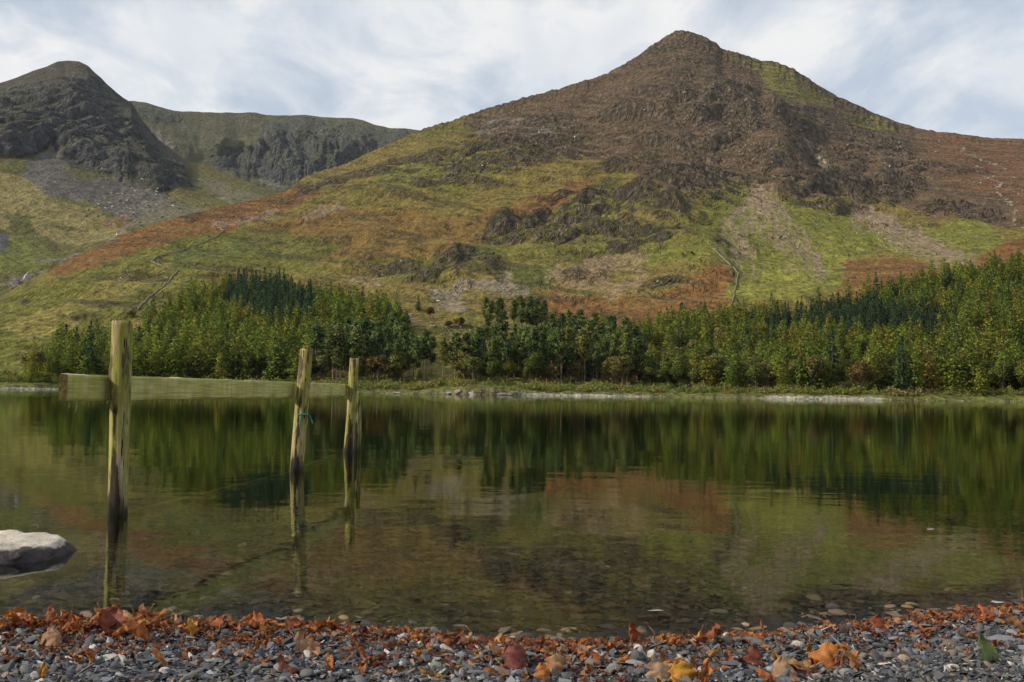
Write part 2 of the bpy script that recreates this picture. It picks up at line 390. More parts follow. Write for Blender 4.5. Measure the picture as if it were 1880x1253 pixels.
col = lay(col, poly([(1000, 395), (1070, 350), (1150, 330), (1190, 370), (1150, 400), (1060, 408)], [(680, 310), (800, 300), (860, 270), (900, 260), (880, 290), (800, 330), (700, 350)], [(820, 240), (900, 215), (860, 245)],
                    [(1340, 100), (1440, 120), (1540, 185), (1520, 200), (1440, 180)], [(1520, 210), (1600, 215), (1660, 245), (1600, 240)], [(1420, 255), (1465, 265), (1450, 285)], blur=3), (.150, .150, .032), k=.5, amt=.8)
col = lay(col, poly([(900, 500), (960, 480), (1020, 490), (1030, 520), (960, 530), (930, 515)], [(760, 470), (900, 455), (950, 465), (860, 480)], blur=3), C['dkgreen'], k=.4, amt=.7)
col = lay(col, poly([(380, 440), (520, 425), (640, 455), (560, 480), (420, 470), (330, 490), (300, 475)], blur=4), (.085, .105, .024), k=.4, amt=.7)
# bands of turf, heather and small ledges that follow the dip of the strata
sb1 = fbm((WX - .4 * WY) / 75, (Z + .17 * WX + 6 * fbm(WX / 90, WY / 90, 2, 33)) / 7.5, 4, 88, .6)
for cc_, lo_, hi_, am_ in ((np.array((.052, .046, .022)), .12, .55, .62), (np.array((.200, .165, .050)), -.25, -.75, .32)):
    w = (sst(sb1, lo_, hi_) if hi_ > lo_ else 1 - sst(sb1, hi_, lo_)) * am_ * sst(Z, 14, 50) * (1 - .55 * samp(m_bg, U2, V2)); col = col * (1 - w[..., None]) + cc_ * w[..., None]
# screes
streak = fbm(AZ2 * 260, rr / 260, 4, 91, .6)
m_sc = strokes((7, (1395, 345), (1340, 400), (1330, 440)), (8, (1400, 348), (1420, 420), (1440, 470)), (5, (1425, 370), (1480, 430), (1500, 500)), (8, (1575, 368), (1572, 410)), (10, (1585, 385), (1660, 430)), (6, (1620, 400), (1740, 470)),
               (4, (1680, 430), (1790, 490)), (4, (1380, 400), (1460, 500)), (3, (1300, 440), (1345, 500)), (10, (1395, 355), (1410, 380)), (3, (1340, 400), (1400, 520)), blur=1)
col = lay(col, blurm(strokes((18, (1395, 350), (1370, 420), (1350, 470)), (18, (1400, 350), (1440, 430), (1500, 500)), (16, (1578, 375), (1640, 440), (1720, 470)), (12, (1640, 410), (1780, 480))), 3), C['scree'], k=.75, lo=.35, hi=.9, amt=.6, detail=streak)
col = lay(col, m_sc, C['scree'], k=.5, lo=.35, hi=.8, amt=.7, detail=streak)
col = lay(col, strokes((3, (1475, 252), (1500, 285), (1540, 330)), (2, (1500, 300), (1550, 345)), blur=0), C['path'], k=.1, amt=.85)
col = lay(col, strokes((16, (1080, 490), (1180, 470)), (14, (1130, 540), (1180, 500)), (14, (1020, 500), (1100, 520)), blur=3), (.235, .165, .105), k=.6, amt=.65)
col = lay(col, strokes((8, (925, 500), (930, 530)), (14, (850, 530), (960, 535)), (10, (800, 545), (850, 560)), (8, (1000, 240), (1030, 230)), (12, (970, 250), (1000, 240)), (10, (885, 240), (960, 225)), blur=2), (.225, .19, .165), k=.7, lo=.35, hi=.75, amt=.55)
col = lay(col, strokes((6, (640, 512), (700, 520)), (8, (745, 585), (772, 598)), (7, (440, 410), (500, 390)), (5, (390, 415), (470, 400)), (6, (560, 400), (620, 380)), blur=2), C['scree'], k=.6, amt=.7)
col = lay(col, strokes((1.3, (1768, 265), (1775, 278), (1812, 300), (1840, 305)), (1.3, (1785, 305), (1825, 325), (1832, 350), (1855, 380), (1872, 420)), blur=0), C['path'], k=.05, amt=.9)
col = lay(col, strokes((1.2, (1285, 430), (1320, 470), (1355, 500), (1345, 535)), (1.2, (1660, 440), (1790, 492)), blur=0), C['scree'], k=.1, amt=.7)
# shore strip of grass, pebbles
dr = rr - r0[None, :]
w = (1 - sst(dr, 20, 60))[..., None]; col = col * (1 - w) + np.array((.085, .105, .020)) * w
w = ((1 - sst(dr, 9, 16)) * .8)[..., None]; col = col * (1 - w) + np.array((.10, .105, .030)) * w
def seg(a, b, f=12): return sst(U, a - f, a + f) * (1 - sst(U, b - f, b + f))
peb = seg(-200, 112) * 1.0 + seg(955, 1190) * 1 + seg(1400, 1620) * 1 + .2 * seg(1190, 1400) + .1 * seg(660, 955)
pw = utab([-330, 112, 400, 955, 1100, 1190, 1380, 1450, 1620, 2200], [4, 2, .6, 3, 4, 1.6, 2.6, 5, 4, 1.2], AZ)[None, :]
w = (np.clip(peb, 0, 1) * (1 - sst(dr + 1.2 * fine, pw * .7, pw)))[..., None]
col = col * (1 - w) + np.array(C['pebble']) * w
w = ((1 - sst(dr, .4, 1.4)) * (.8 - .55 * np.clip(peb, 0, 1)))[..., None]; col = col * (1 - w) + np.array((.09, .07, .05)) * w
# steep ground is bare rock
rk = sst(NZ + .10 * fine + .05 * med, .80, .62)
rk = 1 - sst(NZ - .10 * fine - .06 * med, .60, .80)
rk = rk * (.35 + .65 * np.clip(mc + .5, 0, 1)) * shore_w
rk = rk * (1 - .45 * np.clip(mh, 0, 1))
rk = np.maximum(rk, RF_MAIN * sst(fine + .6 * med, -.55, .1) * .92)
rc = (np.array(C['rock']) * (1 + .35 * mh[..., None])) * (1 + .35 * fine[..., None]) ; moss = sst(med, 0, .6)[..., None]
rc = rc * (1 - .45 * sst(fbm(WX / 4, WV / 30, 3, 444, .7), -.1, .5)[..., None])
rc = rc * (1 - .6 * moss) + np.array(C['mossy']) * .6 * moss
col = col * (1 - rk[..., None]) + rc * rk[..., None]
w = (sst(fbm(WX / 5, WV / 10, 3, 95, .7), .40, .8) * np.clip(mc + mh, 0, 1) * .6)[..., None]
col = col * (1 - w) + np.array((.19, .17, .15)) * w
spk = fbm(WX / 5, WV / 12, 3, 99, .75); w = (sst(spk, .25, .75) * .75 * shore_w)[..., None]; col = col * (1 - w) + col * np.array((.42, .40, .42)) * w
col = np.clip(col * (1 + .30 * fine[..., None] + .10 * fbm(WX / 3.5, WY / 5, 2, 97)[..., None]), .008, .6)

def terrain_mat(name, k1, mossk=.55):
    m, t, b = newmat(name, .95, .12)
    at = N(t, 'ShaderNodeAttribute', attribute_name='cover')
    P_ = N(t, 'ShaderNodeNewGeometry').outputs['Position']; rkm = at.outputs['Alpha']
    def grey(v):
        cc = N(t, 'ShaderNodeCombineColor')
        for i in range(3): L(t, v, cc.inputs[i])
        return cc.outputs[0]
    tilt = mapping(t, P_, scale=(1, 1, 2.2), rot=(0, R(9), 0))
    nb = noise(t, tilt, .10 * k1, 6, .68); nf = noise(t, tilt, .33 * k1, 4, .65)
    vo = N(t, 'ShaderNodeTexVoronoi'); vo.feature = 'F1'; vo.inputs['Scale'].default_value = .16 * k1; vo.inputs['Detail'].default_value = 2.0
    L(t, mixc(t, .25, mapping(t, P_, scale=(1.3, 1.3, .75), rot=(0, R(20), 0)), noise(t, P_, .2 * k1, 3, .6)) if False else mapping(t, P_, scale=(1.3, 1.3, .75), rot=(0, R(20), 0)), vo.inputs['Vector'])
    # turf: mottled tussocks; bare rock: blocks of differing tone with moss in the joints
    turf = mth(t, 'ADD', mth(t, 'MULTIPLY_ADD', nb, 1.45, .30), mth(t, 'MULTIPLY_ADD', nf, .85, -.42))
    rock = mth(t, 'ADD', mth(t, 'MULTIPLY_ADD', nb, 2.1, -.15), mth(t, 'MULTIPLY_ADD', nf, 1.8, -.75))
    sepc = N(t, 'ShaderNodeSeparateColor'); L(t, vo.outputs['Color'], sepc.inputs[0])
    rock = mth(t, 'MULTIPLY', rock, mth(t, 'MULTIPLY_ADD', sepc.outputs[0], .9, .6))
    fct = mth(t, 'MAXIMUM', mth(t, 'ADD', mth(t, 'MULTIPLY', turf, mth(t, 'SUBTRACT', 1.0, rkm)), mth(t, 'MULTIPLY', rock, rkm)), .12)
    c = mixc(t, 1.0, at.outputs['Color'], grey(fct), 'MULTIPLY')
    c = mixc(t, mth(t, 'MULTIPLY', ramp(t, nf, [(.56, 0), (.66, mossk)]), rkm), c, (.055, .062, .022))
    L(t, c, b.inputs['Base Color'])
    hh = mth(t, 'ADD', mth(t, 'MULTIPLY', mth(t, 'ADD', nb, mth(t, 'MULTIPLY', vo.outputs['Distance'], .6)), mth(t, 'MULTIPLY_ADD', rkm, 17.0 / k1, 3.6 / k1)), mth(t, 'MULTIPLY', nf, mth(t, 'MULTIPLY_ADD', rkm, 3.5 / k1, 2.0 / k1)))
    bump(t, b, hh, 1.0, 1.0)
    return m
M_TER = terrain_mat('hillside', 1.0); M_TERF = terrain_mat('far_hillside', .55, .2)
me = mesh('mountain', np.stack([X, Y, Z], -1).reshape(-1, 3), grid_faces(NRF + NRB, NC), M_TER, True, {'cover': np.c_[col.reshape(-1, 3), np.clip(np.maximum(rk, .15 * np.clip(mh, 0, 1) * sst(big + med, -.3, .4)), 0, 1).ravel()]})
o = obj('mountain', me); tag(o, 'big brown and green mountain with a rounded summit above the wood', None, None, 'structure')
def ground(az, r):
    i = np.clip((az - az0) / (az1 - az0) * (NC - 1), 0, NC - 1.001); k = int(i); f = i - k
    return (1 - f) * np.interp(r, rr[:NRF, k], Z[:NRF, k]) + f * np.interp(r, rr[:NRF, k + 1], Z[:NRF, k + 1])
def hit(u, v, rmin=None):
    """distance along the ray through a place on the slope where it meets the main hillside"""
    a, e = azel([u], [v]); k = int(round((a[0] - az0) / (az1 - az0) * (NC - 1))); k = min(max(k, 0), NC - 1)
    el = (Z[:NRF, k] - CAM_H) / rr[:NRF, k]; idx = np.nonzero(el >= e[0])[0]
    j = idx[0] if len(idx) else NRF - 1
    return np.array([X[j, k], Y[j, k], Z[j, k]])

# ---- left mountain and the back wall of the combe
def layer(name, sky, us, rsky, knots, NCc, NRr, dispf, colf, label, ulim, seed):
    a_, e_ = tab(sky)
    za0, za1 = azel([ulim[0], ulim[1]], [700, 700])[0]
    A = np.linspace(za0, za1, NCc); es_ = np.interp(A, a_, e_); rs_ = utab(us, rsky, A)
    rk_ = [utab(us, k[0], A) for k in knots]; ek_ = [utab(us, k[1], A) for k in knots]
    NB = 10
    Rr = np.zeros((NRr + NB, NCc)); E_ = np.zeros_like(Rr)
    for i in range(NCc):
        r = [k[i] for k in rk_] + [rs_[i]]; e = [min(k[i], es_[i] * .93) for k in ek_] + [es_[i]]
        r = np.maximum.accumulate(np.array(r) + np.arange(len(r)) * 5.)
        q = np.linspace(r[0], r[-1], 300); ee = np.interp(q, r, e)
        kk = np.hanning(25); kk /= kk.sum(); P = np.concatenate([2 * ee[0] - ee[24:0:-1], ee, 2 * ee[-1] - ee[-2:-26:-1]])
        ee = np.maximum.accumulate(np.convolve(P, kk, 'same')[24:-24] + 1e-7 * np.arange(300))
        tg = np.linspace(ee[0], ee[-1], NRr)
        Rr[:NRr, i] = np.interp(tg, ee, q); E_[:NRr, i] = tg
        tb = np.linspace(.04, 1, NB) ** 1.4
        Rr[NRr:, i] = q[-1] + tb * 700; E_[NRr:, i] = tg[-1] * q[-1] * (1 - .7 * tb) / Rr[NRr:, i]
    A2 = np.repeat(A[None, :], NRr + NB, 0)
    x = Rr * np.sin(A2); y = Rr * np.cos(A2); z = CAM_H + E_ * Rr
    u, v = project(x, y, z)
    fade = 1 - .8 * sst(E_ / es_[None, :], .84, 1.0)
    fade[NRr:] = np.minimum(fade[NRr:], .2 + .5 * np.linspace(0, 1, NB)[:, None])
    z = z + dispf(x, y, z, u, v, A2, Rr) * fade
    u, v = project(x, y, z); nz, _, _ = steepness(x, y, z)
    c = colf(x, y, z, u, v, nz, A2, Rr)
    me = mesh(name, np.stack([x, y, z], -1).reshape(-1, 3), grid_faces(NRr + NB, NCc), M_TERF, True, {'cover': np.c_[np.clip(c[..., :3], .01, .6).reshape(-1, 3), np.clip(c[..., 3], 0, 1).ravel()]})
    o = obj(name, me); tag(o, label, None, None, 'structure')
    return x, y, z, u, v

SKY_L = [(-340, 250), (-200, 200), (-60, 168), (0, 152), (30, 143), (60, 130), (85, 122), (105, 113), (125, 111), (145, 112), (162, 121), (175, 135), (190, 152), (210, 170), (228, 184), (242, 190), (262, 225), (290, 260), (330, 288),
         (380, 306), (430, 325), (500, 350), (560, 372), (640, 395)]
m_Lcrag = poly([(-340, 290), (-340, 200), (0, 165), (110, 145), (180, 140), (245, 195), (290, 250), (345, 300), (350, 345), (290, 352), (250, 330), (190, 318), (110, 292), (100, 262), (60, 282), (0, 280)], blur=3)
m_Lscree = poly([(60, 282), (100, 265), (150, 330), (230, 330), (300, 355), (330, 390), (230, 400), (160, 370), (90, 360), (40, 330)], blur=4)
m_Lstraw = poly([(-340, 340), (0, 320), (60, 330), (100, 370), (200, 395), (230, 410), (120, 440), (0, 420), (-340, 420)], [(100, 420), (200, 410), (240, 430), (160, 450), (100, 445)], blur=4)
m_Lcrag2 = poly([(-60, 430), (0, 428), (25, 445), (15, 465), (-60, 470)], blur=2)
def dispL(x, y, z, u, v, A2, Rr):
    m = samp(m_Lcrag, u, v); low = sst(Rr, 820, 1150)
    d = low * (8 * fbm(x / 160, y / 160, 3, 201) + 2.5 * fbm(x / 40, y / 40, 3, 202))
    d = d + m * (12 * ridged((x + .6 * z) / 120, (y - .3 * z) / 260, 3, 203, .5) + 2.5 * ridged(x / 26, y / 30, 3, 204))
    wq = (z - .55 * x + 16 * fbm(x / 120, y / 120, 3, 205)) / 34; fr = wq - np.floor(wq)
    d = d + m * (sst(fr, .6, .95) - fr) * 9
    d = d + m * (3.6 * ridged((x - .5 * y) / 60, (z - .5 * x) / 15, 4, 221) + 2.0 * ridged(x / 18, (z + .3 * x) / 9, 3, 222))
    for pts, A, Lr, s in [([(0, 282), (60, 286), (100, 262)], 30, 30, 1), ([(105, 285), (180, 315), (240, 340), (300, 352)], 45, 40, 2), ([(120, 225), (200, 240), (270, 290)], 30, 34, 3), ([(240, 345), (290, 350), (345, 340)], 26, 24, 4)]:
        d = d + cliff(u, v, pts, A * .40, Lr, 300 + s * 5)
    return .55 * blur1(d, 4) + .45 * d
def colL(x, y, z, u, v, nz, A2, Rr):  # crag and scree tones darkened, cloud shade put into the rock colour
    u2 = u + 14 * fbm(x / 70, y / 90, 4, 211); v2 = v + 8 * fbm(x / 70, y / 90, 4, 212)
    fi = fbm(x / 14, y / 22, 4, 213, .65); md = fbm(x / 60, y / 90, 4, 214, .6)
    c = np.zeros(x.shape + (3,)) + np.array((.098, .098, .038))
    def la(c, m, cc, k=.3, amt=1, lo=.38, hi=.62):
        q_ = samp(m, u2, v2); w = (sst(q_, .02, .22) * sst(q_ + k * (.6 * md + .6 * fi), lo, hi))[..., None] * amt; return c * (1 - w) + np.array(cc) * w
    w = sst(md, -.2, .5)[..., None] * .5; c = c * (1 - w) + np.array(C['tan']) * .55 * w
    c = la(c, m_Lstraw, (.185, .155, .065), .45, .9)
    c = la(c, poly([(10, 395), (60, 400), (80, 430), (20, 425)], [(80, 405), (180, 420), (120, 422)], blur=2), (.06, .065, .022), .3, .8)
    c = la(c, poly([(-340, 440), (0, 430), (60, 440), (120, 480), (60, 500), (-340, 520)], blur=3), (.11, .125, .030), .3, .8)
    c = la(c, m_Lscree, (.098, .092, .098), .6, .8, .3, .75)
    c = la(c, poly([(240, 370), (300, 365), (400, 390), (330, 400), (230, 420)], [(350, 330), (430, 345), (520, 365), (420, 372)], blur=4), (.14, .13, .10), .5, .6)
    c = la(c, poly([(180, 395), (230, 385), (240, 420), (210, 425)], blur=3), (.18, .10, .05), .5, .5)
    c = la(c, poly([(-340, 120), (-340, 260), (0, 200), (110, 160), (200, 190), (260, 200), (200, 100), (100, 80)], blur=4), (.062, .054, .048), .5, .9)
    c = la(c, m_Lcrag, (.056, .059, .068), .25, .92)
    gm = np.clip(samp(m_Lcrag, u2, v2), 0, 1)
    w = (gm * sst(nz + .1 * fi, .60, .80) * .45)[..., None]; c = c * (1 - w) + np.array((.078, .080, .048)) * w
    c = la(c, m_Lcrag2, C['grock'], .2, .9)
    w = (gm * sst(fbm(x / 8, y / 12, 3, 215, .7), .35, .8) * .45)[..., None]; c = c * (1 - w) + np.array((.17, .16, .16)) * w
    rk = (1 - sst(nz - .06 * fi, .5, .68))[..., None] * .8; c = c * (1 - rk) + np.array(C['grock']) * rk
    # stream bed by the falls
    c = la(c, strokes((3, (60, 478), (110, 478), (170, 462), (215, 430), (235, 410)), (7, (20, 520), (90, 500)), blur=1), (.16, .14, .13), .4, .7)
    rkL = np.clip(np.maximum(gm * (1 - .75 * sst(nz + .1 * fi, .62, .82)), rk[..., 0]), 0, 1)
    return np.concatenate([c * (1 + .16 * fi[..., None]), rkL[..., None]], -1)
usL = [-340, 0, 100, 230, 300, 400, 640]
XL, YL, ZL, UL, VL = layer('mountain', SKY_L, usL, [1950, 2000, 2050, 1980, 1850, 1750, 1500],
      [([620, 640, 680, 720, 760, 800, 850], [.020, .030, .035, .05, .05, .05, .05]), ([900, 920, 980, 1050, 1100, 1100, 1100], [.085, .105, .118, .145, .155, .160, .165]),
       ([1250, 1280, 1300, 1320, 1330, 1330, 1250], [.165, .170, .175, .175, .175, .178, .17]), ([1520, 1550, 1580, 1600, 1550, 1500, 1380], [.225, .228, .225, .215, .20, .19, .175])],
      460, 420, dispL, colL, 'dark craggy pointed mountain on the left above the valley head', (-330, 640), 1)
SKY_B = [(180, 200), (220, 186), (242, 186), (270, 190), (290, 197), (310, 203), (330, 207), (350, 206), (380, 208), (430, 208), (470, 207), (490, 212), (520, 213), (560, 213), (590, 217), (620, 219), (650, 218), (668, 222), (690, 231), (715, 236), (745, 237),
         (770, 240), (800, 244), (900, 262), (1000, 290)]
m_Bcrag = poly([(240, 192), (330, 210), (345, 225), (280, 225), (250, 215)], [(380, 285), (440, 268), (480, 270), (480, 225), (560, 220), (600, 225), (700, 235), (760, 245), (640, 330), (540, 345), (470, 325), (400, 305)], blur=3)
def dispB(x, y, z, u, v, A2, Rr):
    m = samp(m_Bcrag, u, v)
    d = 10 * fbm(x / 200, y / 200, 3, 301) + 3 * fbm(x / 50, y / 50, 3, 302)
    d = d + m * (12 * ridged(A2 * 38 + .4 * fbm(x / 150, y / 150, 2, 9), Rr / 600, 4, 303, .55) + 4 * ridged(A2 * 140, Rr / 200, 3, 304)) + (1 - m) * 5 * ridged(A2 * 60, Rr / 500, 3, 305)
    d = d + m * (2.5 * ridged(x / 60, z / 16, 4, 321) + 2.0 * ridged(A2 * 220, z / 40, 3, 322))
    for pts, A, Lr, s in [([(380, 290), (440, 290), (480, 300)], 34, 30, 1), ([(470, 322), (540, 338), (600, 325), (660, 300)], 55, 50, 2), ([(560, 265), (640, 262), (700, 258)], 26, 24, 3)]:
        d = d + cliff(u, v, pts, A, Lr, 400 + s * 5)
    return .55 * blur1(d, 3) + .45 * d
def colB(x, y, z, u, v, nz, A2, Rr):
    u2 = u + 8 * fbm(x / 70, y / 90, 4, 311); v2 = v + 6 * fbm(x / 70, y / 90, 4, 312)
    fi = fbm(x / 16, y / 26, 4, 313, .65); md = fbm(x / 70, y / 100, 4, 314, .6)
    c = np.zeros(x.shape + (3,)) + np.array((.078, .080, .050))
    w = (sst(md, -.1, .5) * .6)[..., None]; c = c * (1 - w) + np.array((.105, .096, .062)) * w
    w = sst(samp(m_Bcrag, u2, v2) + .3 * (md + fi) * .6, .4, .62)[..., None] * .88; c = c * (1 - w) + np.array((.066, .070, .082)) * w
    st = fbm(A2 * 300, Rr / 300, 3, 315, .6); w = (samp(m_Bcrag, u, v) * sst(st, .1, .6) * .5)[..., None]; c = c * (1 - w) + np.array((.105, .102, .105)) * w
    w = (sst(samp(poly([(280, 235), (330, 270), (300, 275), (260, 240)], [(470, 320), (500, 330), (540, 345), (480, 340)], blur=3), u2, v2) + .5 * fi, .4, .7) * .6)[..., None]; c = c * (1 - w) + np.array((.16, .15, .145)) * w
    w = (sst(nz, .62, .8) * samp(m_Bcrag, u2, v2) * .5)[..., None]; c = c * (1 - w) + np.array((.082, .090, .050)) * w
    rkB = sst(samp(m_Bcrag, u2, v2) + .3 * (md + fi) * .6, .4, .62) * (1 - .7 * sst(nz, .62, .8))
    return np.concatenate([c * (1 + .15 * fi[..., None]), rkB[..., None]], -1)
usB = [180, 300, 450, 600, 800, 1000]
XB, YB, ZB, UB, VB = layer('hill', SKY_B, usB, [2700, 2750, 2850, 2900, 2900, 2900],
      [([1900] * 6, [.14, .14, .14, .14, .14, .14]), ([2200, 2250, 2300, 2300, 2300, 2300], [.205, .205, .20, .20, .20, .20]), ([2450, 2500, 2600, 2600, 2600, 2600], [.25, .245, .235, .23, .23, .23])],
      400, 240, dispB, colB, 'long grey green back wall of the combe with buttresses', (190, 980), 2)
def hitL(u, v):
    d = (UL - u) ** 2 + (VL - v) ** 2; k = np.argmin(d); return np.array([XL.flat[k], YL.flat[k], ZL.flat[k]])

# ------------------------------------------------------------------ beach and lake bed
WLU = [(-260, 1142), (0, 1149), (150, 1152), (300, 1155), (450, 1158), (640, 1165), (760, 1174), (900, 1187), (1020, 1195), (1100, 1194), (1200, 1185), (1300, 1178), (1420, 1169), (1500, 1162), (1600, 1151), (1700, 1140), (1800, 1130), (1880, 1123), (2140, 1108)]
wl = np.array([gpt(u, v) for u, v in WLU])
def yw(x): return np.interp(x, wl[:, 0], wl[:, 1])
def zground(x, y):
    s = y - yw(x)
    zb = np.where(s < 0, -s * .085 + .02 * np.exp(-((s + .18) / .12) ** 2), 0)
    dep = np.where(s < 6, .062 * s, .372 + .11 * (s - 6)); dep = np.where(s > 14, np.minimum(1.25 + .07 * (s - 14), 9), dep)
    z = np.where(s < 0, zb, -dep)
    return z + .006 * fbm(x * 2.2, y * 2.2, 2, 501) + .03 * fbm(x * .5, y * .5, 2, 502) * sst(np.abs(s), .1, 1.5) + .10 * np.exp(-(((x + 1.55) / .8) ** 2 + ((y - 7.2) / .7) ** 2))
def stone_cols(t, b, cols, wetk=(.45, .42, .38)):
    oi = N(t, 'ShaderNodeObjectInfo')
    c = ramp(t, oi.outputs['Random'], cols, 'LINEAR')
    geo = N(t, 'ShaderNodeNewGeometry'); tcx = N(t, 'ShaderNodeTexCoord')
    n = noise(t, tcx.outputs['Object'], 60, 4, .6)
    c = mixc(t, mth(t, 'MULTIPLY', n, .55), c, (.05, .05, .05))
    sp = N(t, 'ShaderNodeSeparateXYZ'); L(t, geo.outputs['Position'], sp.inputs[0])
    wet = ramp(t, mth(t, 'MULTIPLY_ADD', sp.outputs[2], 10, .5), [(.58, 1), (.86, 0)])
    c2 = mixc(t, wet, c, mixc(t, 1.0, c, wetk, 'MULTIPLY'))
    L(t, c2, b.inputs['Base Color'])
    L(t, mth(t, 'MULTIPLY_ADD', wet, -.42, .72), b.inputs['Roughness'])
    bump(t, b, noise(t, tcx.outputs['Object'], 90, 4, .6), .4, .002)
M_PEB, t, b = newmat('pebble_stone', .7, .4)
stone_cols(t, b, [(0.0, (.020, .024, .030)), (.14, (.045, .050, .062)), (.30, (.080, .090, .110)), (.40, (.15, .16, .19)), (.46, (.022, .024, .028)), (.53, (.10, .11, .125)), (.58, (.12, .105, .08)), (.66, (.22, .155, .11)), (.72, (.035, .040, .052)), (.80, (.21, .225, .27)), (.88, (.07, .075, .09)), (.95, (.32, .32, .33)), (1.0, (.60, .58, .55))])
M_BED, t, b = newmat('lakebed_stone', .8, .2)
stone_cols(t, b, [(0, (.014, .012, .008)), (.2, (.045, .036, .022)), (.35, (.14, .095, .050)), (.5, (.05, .05, .045)), (.65, (.22, .15, .08)), (.75, (.07, .055, .03)), (.86, (.30, .21, .11)), (.93, (.16, .14, .12)), (.985, (.26, .22, .16)), (1, (.60, .54, .42))], (.92, .84, .70))
M_SILT, t, b = newmat('silt', .9, .2)
geo = N(t, 'ShaderNodeNewGeometry')
c = ramp(t, noise(t, geo.outputs['Position'], 9, 8, .72), [(.3, (.015, .012, .007)), (.5, (.040, .032, .017)), (.62, (.08, .064, .035)), (.75, (.14, .11, .065))])
c = mixc(t, ramp(t, noise(t, geo.outputs['Position'], .35, 3, .5), [(.4, 0), (.65, .7)]), c, (.045, .05, .016))
L(t, c, b.inputs['Base Color']); bump(t, b, noise(t, geo.outputs['Position'], 30, 5, .7), 1, .02)
M_GRIT, t, b = newmat('wet_grit', .7, .4)
geo = N(t, 'ShaderNodeNewGeometry')
L(t, ramp(t, noise(t, geo.outputs['Position'], 120, 5, .7), [(.35, (.015, .015, .016)), (.65, (.08, .08, .085))]), b.inputs['Base Color'])
bump(t, b, noise(t, geo.outputs['Position'], 150, 4, .7), 1, .006)

cc = np.linspace(-1, 1, 201); sb = np.linspace(-7.0, .35, 160)
CX = cc[None, :] * np.where(sb > -3, 9, 9)[:, None]; 
BX = np.repeat((cc * 9)[None, :], 160, 0); BY = yw(BX) + sb[:, None]
beach = obj('beach', mesh('beach', np.stack([BX, BY, zground(BX, BY)], -1).reshape(-1, 3), grid_faces(160, 201), M_GRIT, True))
tag(beach, 'grey shingle beach strewn with brown leaves along the near water edge', None, None, 'structure')
s2 = np.concatenate([np.linspace(.35, 14, 180), 14 + np.linspace(0.02, 1, 60) ** 2 * 420])
BX = cc[None, :] * (9 + (s2[:, None] - .35) * .95); BY = yw(BX) * np.clip(1 - (s2[:, None] - .35) / 30, 0, 1) + 3.1 * np.clip((s2[:, None] - .35) / 30, 0, 1) + s2[:, None]
s_real = s2[:, None]
BZ = zground(BX, BY)
bed = obj('lakebed', mesh('lakebed', np.stack([BX, BY, BZ], -1).reshape(-1, 3), grid_faces(len(s2), 201), M_SILT, True))
tag(bed, 'brown stony bed of the lake under shallow clear water', None, None, 'structure')

# ------------------------------------------------------------------ water: one closed body
M_WAT = bpy.data.materials.new('water'); M_WAT.use_nodes = True; t = M_WAT.node_tree; t.nodes.clear()
out = N(t, 'ShaderNodeOutputMaterial'); geo = N(t, 'ShaderNodeNewGeometry')
p1 = mapping(t, geo.outputs['Position'], scale=(1, 1.3, 1), rot=(0, 0, R(8)))
h1 = noise(t, p1, 3.2, 3, .5, .3); h2 = noise(t, p1, .55, 3, .5, .2); h3 = noise(t, geo.outputs['Position'], 11, 2, .5)
hh = mth(t, 'ADD', mth(t, 'ADD', mth(t, 'MULTIPLY', h1, .0010), mth(t, 'MULTIPLY', h2, .0055)), mth(t, 'MULTIPLY', h3, .0003))
bn = N(t, 'ShaderNodeBump'); bn.inputs['Strength'].default_value = 1; bn.inputs['Distance'].default_value = 1.0; L(t, hh, bn.inputs['Height'])
fr_ = N(t, 'ShaderNodeFresnel'); fr_.inputs[0].default_value = 1.333; L(t, bn.outputs[0], fr_.inputs['Normal'])
gl = N(t, 'ShaderNodeBsdfGlossy'); gl.inputs['Roughness'].default_value = .02; L(t, bn.outputs[0], gl.inputs['Normal'])
gl.inputs['Color'].default_value = (.88, .93, .82, 1)
tr = N(t, 'ShaderNodeBsdfTransparent'); tr.inputs[0].default_value = (1, 1, 1, 1)
mx = N(t, 'ShaderNodeMixShader'); L(t, fr_.outputs[0], mx.inputs[0]); L(t, tr.outputs[0], mx.inputs[1]); L(t, gl.outputs[0], mx.inputs[2])
L(t, mx.outputs[0], out.inputs[0])
ab = N(t, 'ShaderNodeVolumeAbsorption'); ab.inputs[0].default_value = (.50, .42, .16, 1); ab.inputs[1].default_value = .45
L(t, ab.outputs[0], out.inputs['Volume'])
xs, y0_, y1_, zb_ = 900, -3.0, 470, -14
wv = [(-xs, y0_, 0), (xs, y0_, 0), (xs, y1_, 0), (-xs, y1_, 0), (-xs, y0_, zb_), (xs, y0_, zb_), (xs, y1_, zb_), (-xs, y1_, zb_)]
wf = [(0, 1, 2, 3), (7, 6, 5, 4), (0, 4, 5, 1), (1, 5, 6, 2), (2, 6, 7, 3), (3, 7, 4, 0)]
o = obj('lake', mesh('lake', wv, wf, M_WAT)); tag(o, 'still dark lake reflecting the wood and the mountain', None, None, 'structure')

